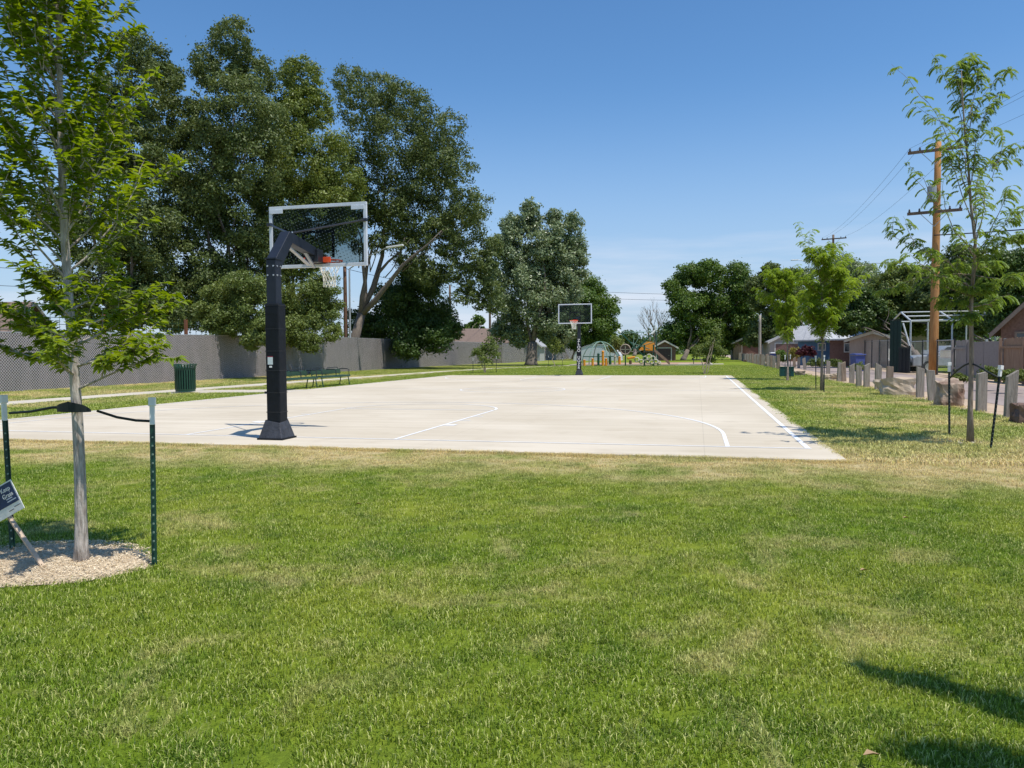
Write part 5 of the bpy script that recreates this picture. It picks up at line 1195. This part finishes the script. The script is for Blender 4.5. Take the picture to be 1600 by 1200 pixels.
for dx in (-.9, -.1):
    for dy in (-.4, .4): wbuild(MB().tube([(a_.x+dx, a_.y+dy, 0), (a_.x+dx, a_.y+dy, a_.z+.6)], .05, 8), 'leg', M_pg, sl_)
cc = thing('climbing_sculpture', 'cream climbing sculpture with round holes in front of the slide', 'climber', tuple(P3(1017, 570, 66)*[1, 1, 0])); t = 66
mb = MB()
for k, (u, v, r) in enumerate(((1008, 560, 3.2), (1014, 557, 3.4), (1020, 560, 3.4), (1012, 565, 3.0), (1018, 566, 3.2), (1025, 565, 3.0), (1002, 565, 3.0), (995, 562, 3.2), (1030, 567, 2.2))):
    c_ = Vector(P3(u, v, t)); c_.z = max(c_.z, r*PX(t)); R2 = r*PX(t); mb.tube([c_+Vector((R2*math.cos(a), .06*math.sin(2*a), R2*math.sin(a))) for a in np.linspace(0, 2*math.pi, 17)], .055, 6, cap=False)
wbuild(mb, 'hoops', M_cr, cc, smooth=True)
sp2 = thing('spring_rider', 'small orange and green spring toy at the left of the playground', 'play toy', tuple(P3(985, 570, 67)*[1, 1, 0])); t = 67
wbuild(MB().tube([P3(985, 569, t), P3(985, 563, t)], .12, 8), 'spring', M_br, sp2); wbuild(MB().bar(P3(980, 560, t), P3(992, 558, t), .25, .2), 'body', M_or, sp2, bevel=.05)
# benches and table by the playground
pt = thing('picnic_table', 'dark picnic table on a pale pad right of the playground', 'table', tuple(G(1095, 568.5)))
MB().box((0, 0, .74), (1.8, .75, .05)).build('table_top', M_black, pt)
for s in (-1, 1):
    MB().box((0, s*.7, .44), (1.8, .28, .04)).build('seat', M_black, pt); MB().tube([(s*.7, -.7, .02), (s*.7, -.2, .72)], .03, 6).tube([(s*.7, .7, .02), (s*.7, .2, .72)], .03, 6).tube([(s*.7, -.7, .42), (s*.7, .7, .42)], .025, 6).build('leg', M_black, pt)
g = G(1095, 568.5); sheet('picnic_pad', g[0]-2.2, g[0]+2.2, g[1]-1.6, g[1]+1.8, -.012, M_path)

# ------------------------------------------------------------------ a tree standing outside the frame on the right, for the shade it throws on the lawn
ot = thing('shade_tree', 'leafy tree just outside the right edge whose crown shades the lawn corner', 'tree', (9.9, -7.6, -.03))
L3 = []
for u, v, r in ((1350, 1035, .05), (1390, 1045, .07), (1430, 1052, .08), (1480, 1065, .09), (1520, 1078, .06), (1565, 1088, .10), (1610, 1100, .13), (1440, 1170, .09), (1500, 1180, .12), (1560, 1185, .12), (1620, 1195, .12)):
    g = G(u, v); L3.append(((g[0]+4*.37, g[1]-4*.165, 4.0), r))
L3 += [((10.4, -8.6, 4.8), .4), ((10.6, -9.0, 4.5), .35)]
crown(ot, [(np.array(c_), r_) for c_, r_ in L3], .06, M_ash, 5200, sub=.6, shell=.1, stray=.2)
mb = MB(); mb.tube([(9.9, -7.6, -.1), (9.92, -7.8, 1.5), (9.95, -8.1, 2.6), (10.1, -8.4, 3.8)], [.07, .055, .045, .02], 10)
for c_, r_ in L3: limb(mb, (9.97, -8.15, 2.9), c_, .02, .005)
wbuild(mb, 'trunk', M_ybark, ot, smooth=True)

# ------------------------------------------------------------------ grass blades
def tuft(seed, nb, R_, hmin, hmax, wd):
    r = np.random.default_rng(seed); V = []; T_ = []
    for i in range(nb):
        a = r.uniform(0, 6.283); q = R_*math.sqrt(r.random()); x, y = q*math.cos(a), q*math.sin(a); h = r.uniform(hmin, hmax); b = r.uniform(0, 6.283); ln = r.uniform(.2, 1.1)*h; w_ = wd*r.uniform(.6, 1.2)
        dx, dy = math.cos(b), math.sin(b); px_, py_ = -math.sin(b+r.uniform(-.7, .7))*w_/2, math.cos(b)*w_/2; o = len(V)
        V += [(x-px_, y-py_, -.005), (x+px_, y+py_, -.005), (x-px_*.8+dx*ln*.35, y-py_*.8+dy*ln*.35, h*.62), (x+px_*.8+dx*ln*.35, y+py_*.8+dy*ln*.35, h*.62), (x+dx*ln, y+dy*ln, h*r.uniform(.75, 1))]
        T_ += [(o, o+1, o+3), (o, o+3, o+2), (o+2, o+3, o+4)]
    me = bpy.data.meshes.new('tuft'); me.from_pydata(V, [], T_); me.materials.append(M_blade); ob = bpy.data.objects.new('grass_tuft', me); return ob
def scatter(name, label, P, scale, tufts):
    me = bpy.data.meshes.new(name); me.vertices.add(len(P)); me.vertices.foreach_set('co', P.astype(np.float32).ravel())
    at = me.attributes.new('sc', 'FLOAT', 'POINT'); at.data.foreach_set('value', scale.astype(np.float32))
    at = me.attributes.new('rz', 'FLOAT_VECTOR', 'POINT'); rz = np.zeros((len(P), 3), np.float32); rz[:, 2] = rg.uniform(0, 6.283, len(P)); at.data.foreach_set('vector', rz.ravel())
    me.materials.append(M_blade)
    o = bpy.data.objects.new(name, me); COL.objects.link(o)
    g = bpy.data.node_groups.new(name, 'GeometryNodeTree'); g.interface.new_socket('Geometry', in_out='INPUT', socket_type='NodeSocketGeometry'); g.interface.new_socket('Geometry', in_out='OUTPUT', socket_type='NodeSocketGeometry')
    gi = N(g, 'NodeGroupInput'); go = N(g, 'NodeGroupOutput'); L = g.links.new
    jn = N(g, 'GeometryNodeGeometryToInstance')
    for tf in tufts:
        oi = N(g, 'GeometryNodeObjectInfo'); oi.inputs[0].default_value = tf; oi.inputs['As Instance'].default_value = False; L(oi.outputs['Geometry'], jn.inputs[0])
    m2p = N(g, 'GeometryNodeMeshToPoints'); L(gi.outputs[0], m2p.inputs[0])
    ip = N(g, 'GeometryNodeInstanceOnPoints'); L(m2p.outputs[0], ip.inputs[0]); L(jn.outputs[0], ip.inputs['Instance']); ip.inputs['Pick Instance'].default_value = True
    a1_ = N(g, 'GeometryNodeInputNamedAttribute', data_type='FLOAT'); a1_.inputs[0].default_value = 'sc'; a2_ = N(g, 'GeometryNodeInputNamedAttribute', data_type='FLOAT_VECTOR'); a2_.inputs[0].default_value = 'rz'
    L(a1_.outputs[0], ip.inputs['Scale']); L(a2_.outputs[0], ip.inputs['Rotation']); L(ip.outputs[0], go.inputs[0])
    md_ = o.modifiers.new('scatter', 'NODES'); md_.node_group = g
    o['kind'] = 'stuff'; tag(o, label, 'grass'); return o
def pts_in(x0, x1, y0, y1, dfun, dmax):
    n = int((x1-x0)*(y1-y0)*dmax); x = rg.uniform(x0, x1, n); y = rg.uniform(y0, y1, n); P = np.stack([x, y, np.full(n, -.03)], 1)
    d = P-CAM; t = d@F; u = 800+CF*(d@Rv)/np.maximum(t, .1); mg = 1.2*CF/np.maximum(t, .5)
    k = (t > 1.2) & (u > -60-mg) & (u < 1660+mg) & (rg.random(n) < dfun(np.maximum(t, 1))/dmax)
    k &= ~((x > XL+.02) & (x < XR-.02) & (y > YN+.03) & (y < YF-.02))
    k &= (((x-MC[0])/MR[0])**2+((y-MC[1])/MR[1])**2) > 1.0+rg.normal(0, .06, n)
    k &= x < 12.1+rg.normal(0, .12, n)
    k &= ~((x > -13.1+.02*np.maximum(y-4, 0)) & (x < -11.8+.025*np.maximum(y-4, 0)) & (y < 45))
    k &= ~((x > -12) & (x < -7.6) & (np.abs(y-13-.2*(x+10)) < 1.0))
    k &= (x > -18.4)
    return P[k]
tufts = [tuft(i, 52, .085, .012, .033, .0042) for i in range(6)]
P = pts_in(-6, 12.3, -9.6, -1.0, lambda t: np.minimum(300, 300*(4.2/t)**1.1), 300)
n_ = 900; xe = rg.uniform(XL-3, XR+.1, n_); ye = YN-.05+rg.random(n_)**2*.07+.03*np.sin(xe*2.3)+.02*np.sin(xe*7.1); E1 = np.stack([xe, ye, np.full(n_, -.012)], 1); n_ = 700; ye = rg.uniform(YN, 18, n_); xe = XR+.05-rg.random(n_)**2*.08-.03*np.sin(ye*1.9); E2 = np.stack([xe, ye, np.full(n_, -.012)], 1); P = np.concatenate([P, E1, E2])
scatter('lawn_grass', 'mown green lawn grass filling the foreground', P, rg.uniform(.7, 1.15, len(P)), tufts); print('near tufts', len(P))
tufts2 = [tuft(20+i, 36, .15, .03, .06, .011) for i in range(4)]
P = np.concatenate([pts_in(8.05, 12.4, -1.0, 60, lambda t: np.minimum(70, 70*(14/t)**1.3), 70), pts_in(-18.4, -7.5, -1.0, 60, lambda t: np.minimum(45, 45*(18/t)**1.3), 45), pts_in(-7.5, 8.05, 30.8, 59, lambda t: np.full_like(t, 12.), 12)])
scatter('far_lawn_grass', 'mown lawn grass beside and beyond the court', P, rg.uniform(.8, 1.3, len(P)), tufts2); print('far tufts', len(P))
# fallen leaves and straw bits on the lawn
for i, (u, v) in enumerate(((1410, 812), (555, 790), (1343, 895), (1348, 1187), (70, 770))):
    g = G(u, v); V, T_ = leaf_arrays(np.array([[g[0], g[1], .015]]), np.array([[1., .4, .1]]), np.array([[0.1, .2, 1.]]), .06, .035); o = np_mesh('fallen_leaf', V-np.array([[g[0], g[1], 0]]), T_, mat('dry_leaf', (.36, .24, .13), .8)); o.location = (g[0], g[1], 0)
    tag(o, 'dry fallen leaf lying on the foreground lawn', 'leaf', 'dry leaves on the lawn')
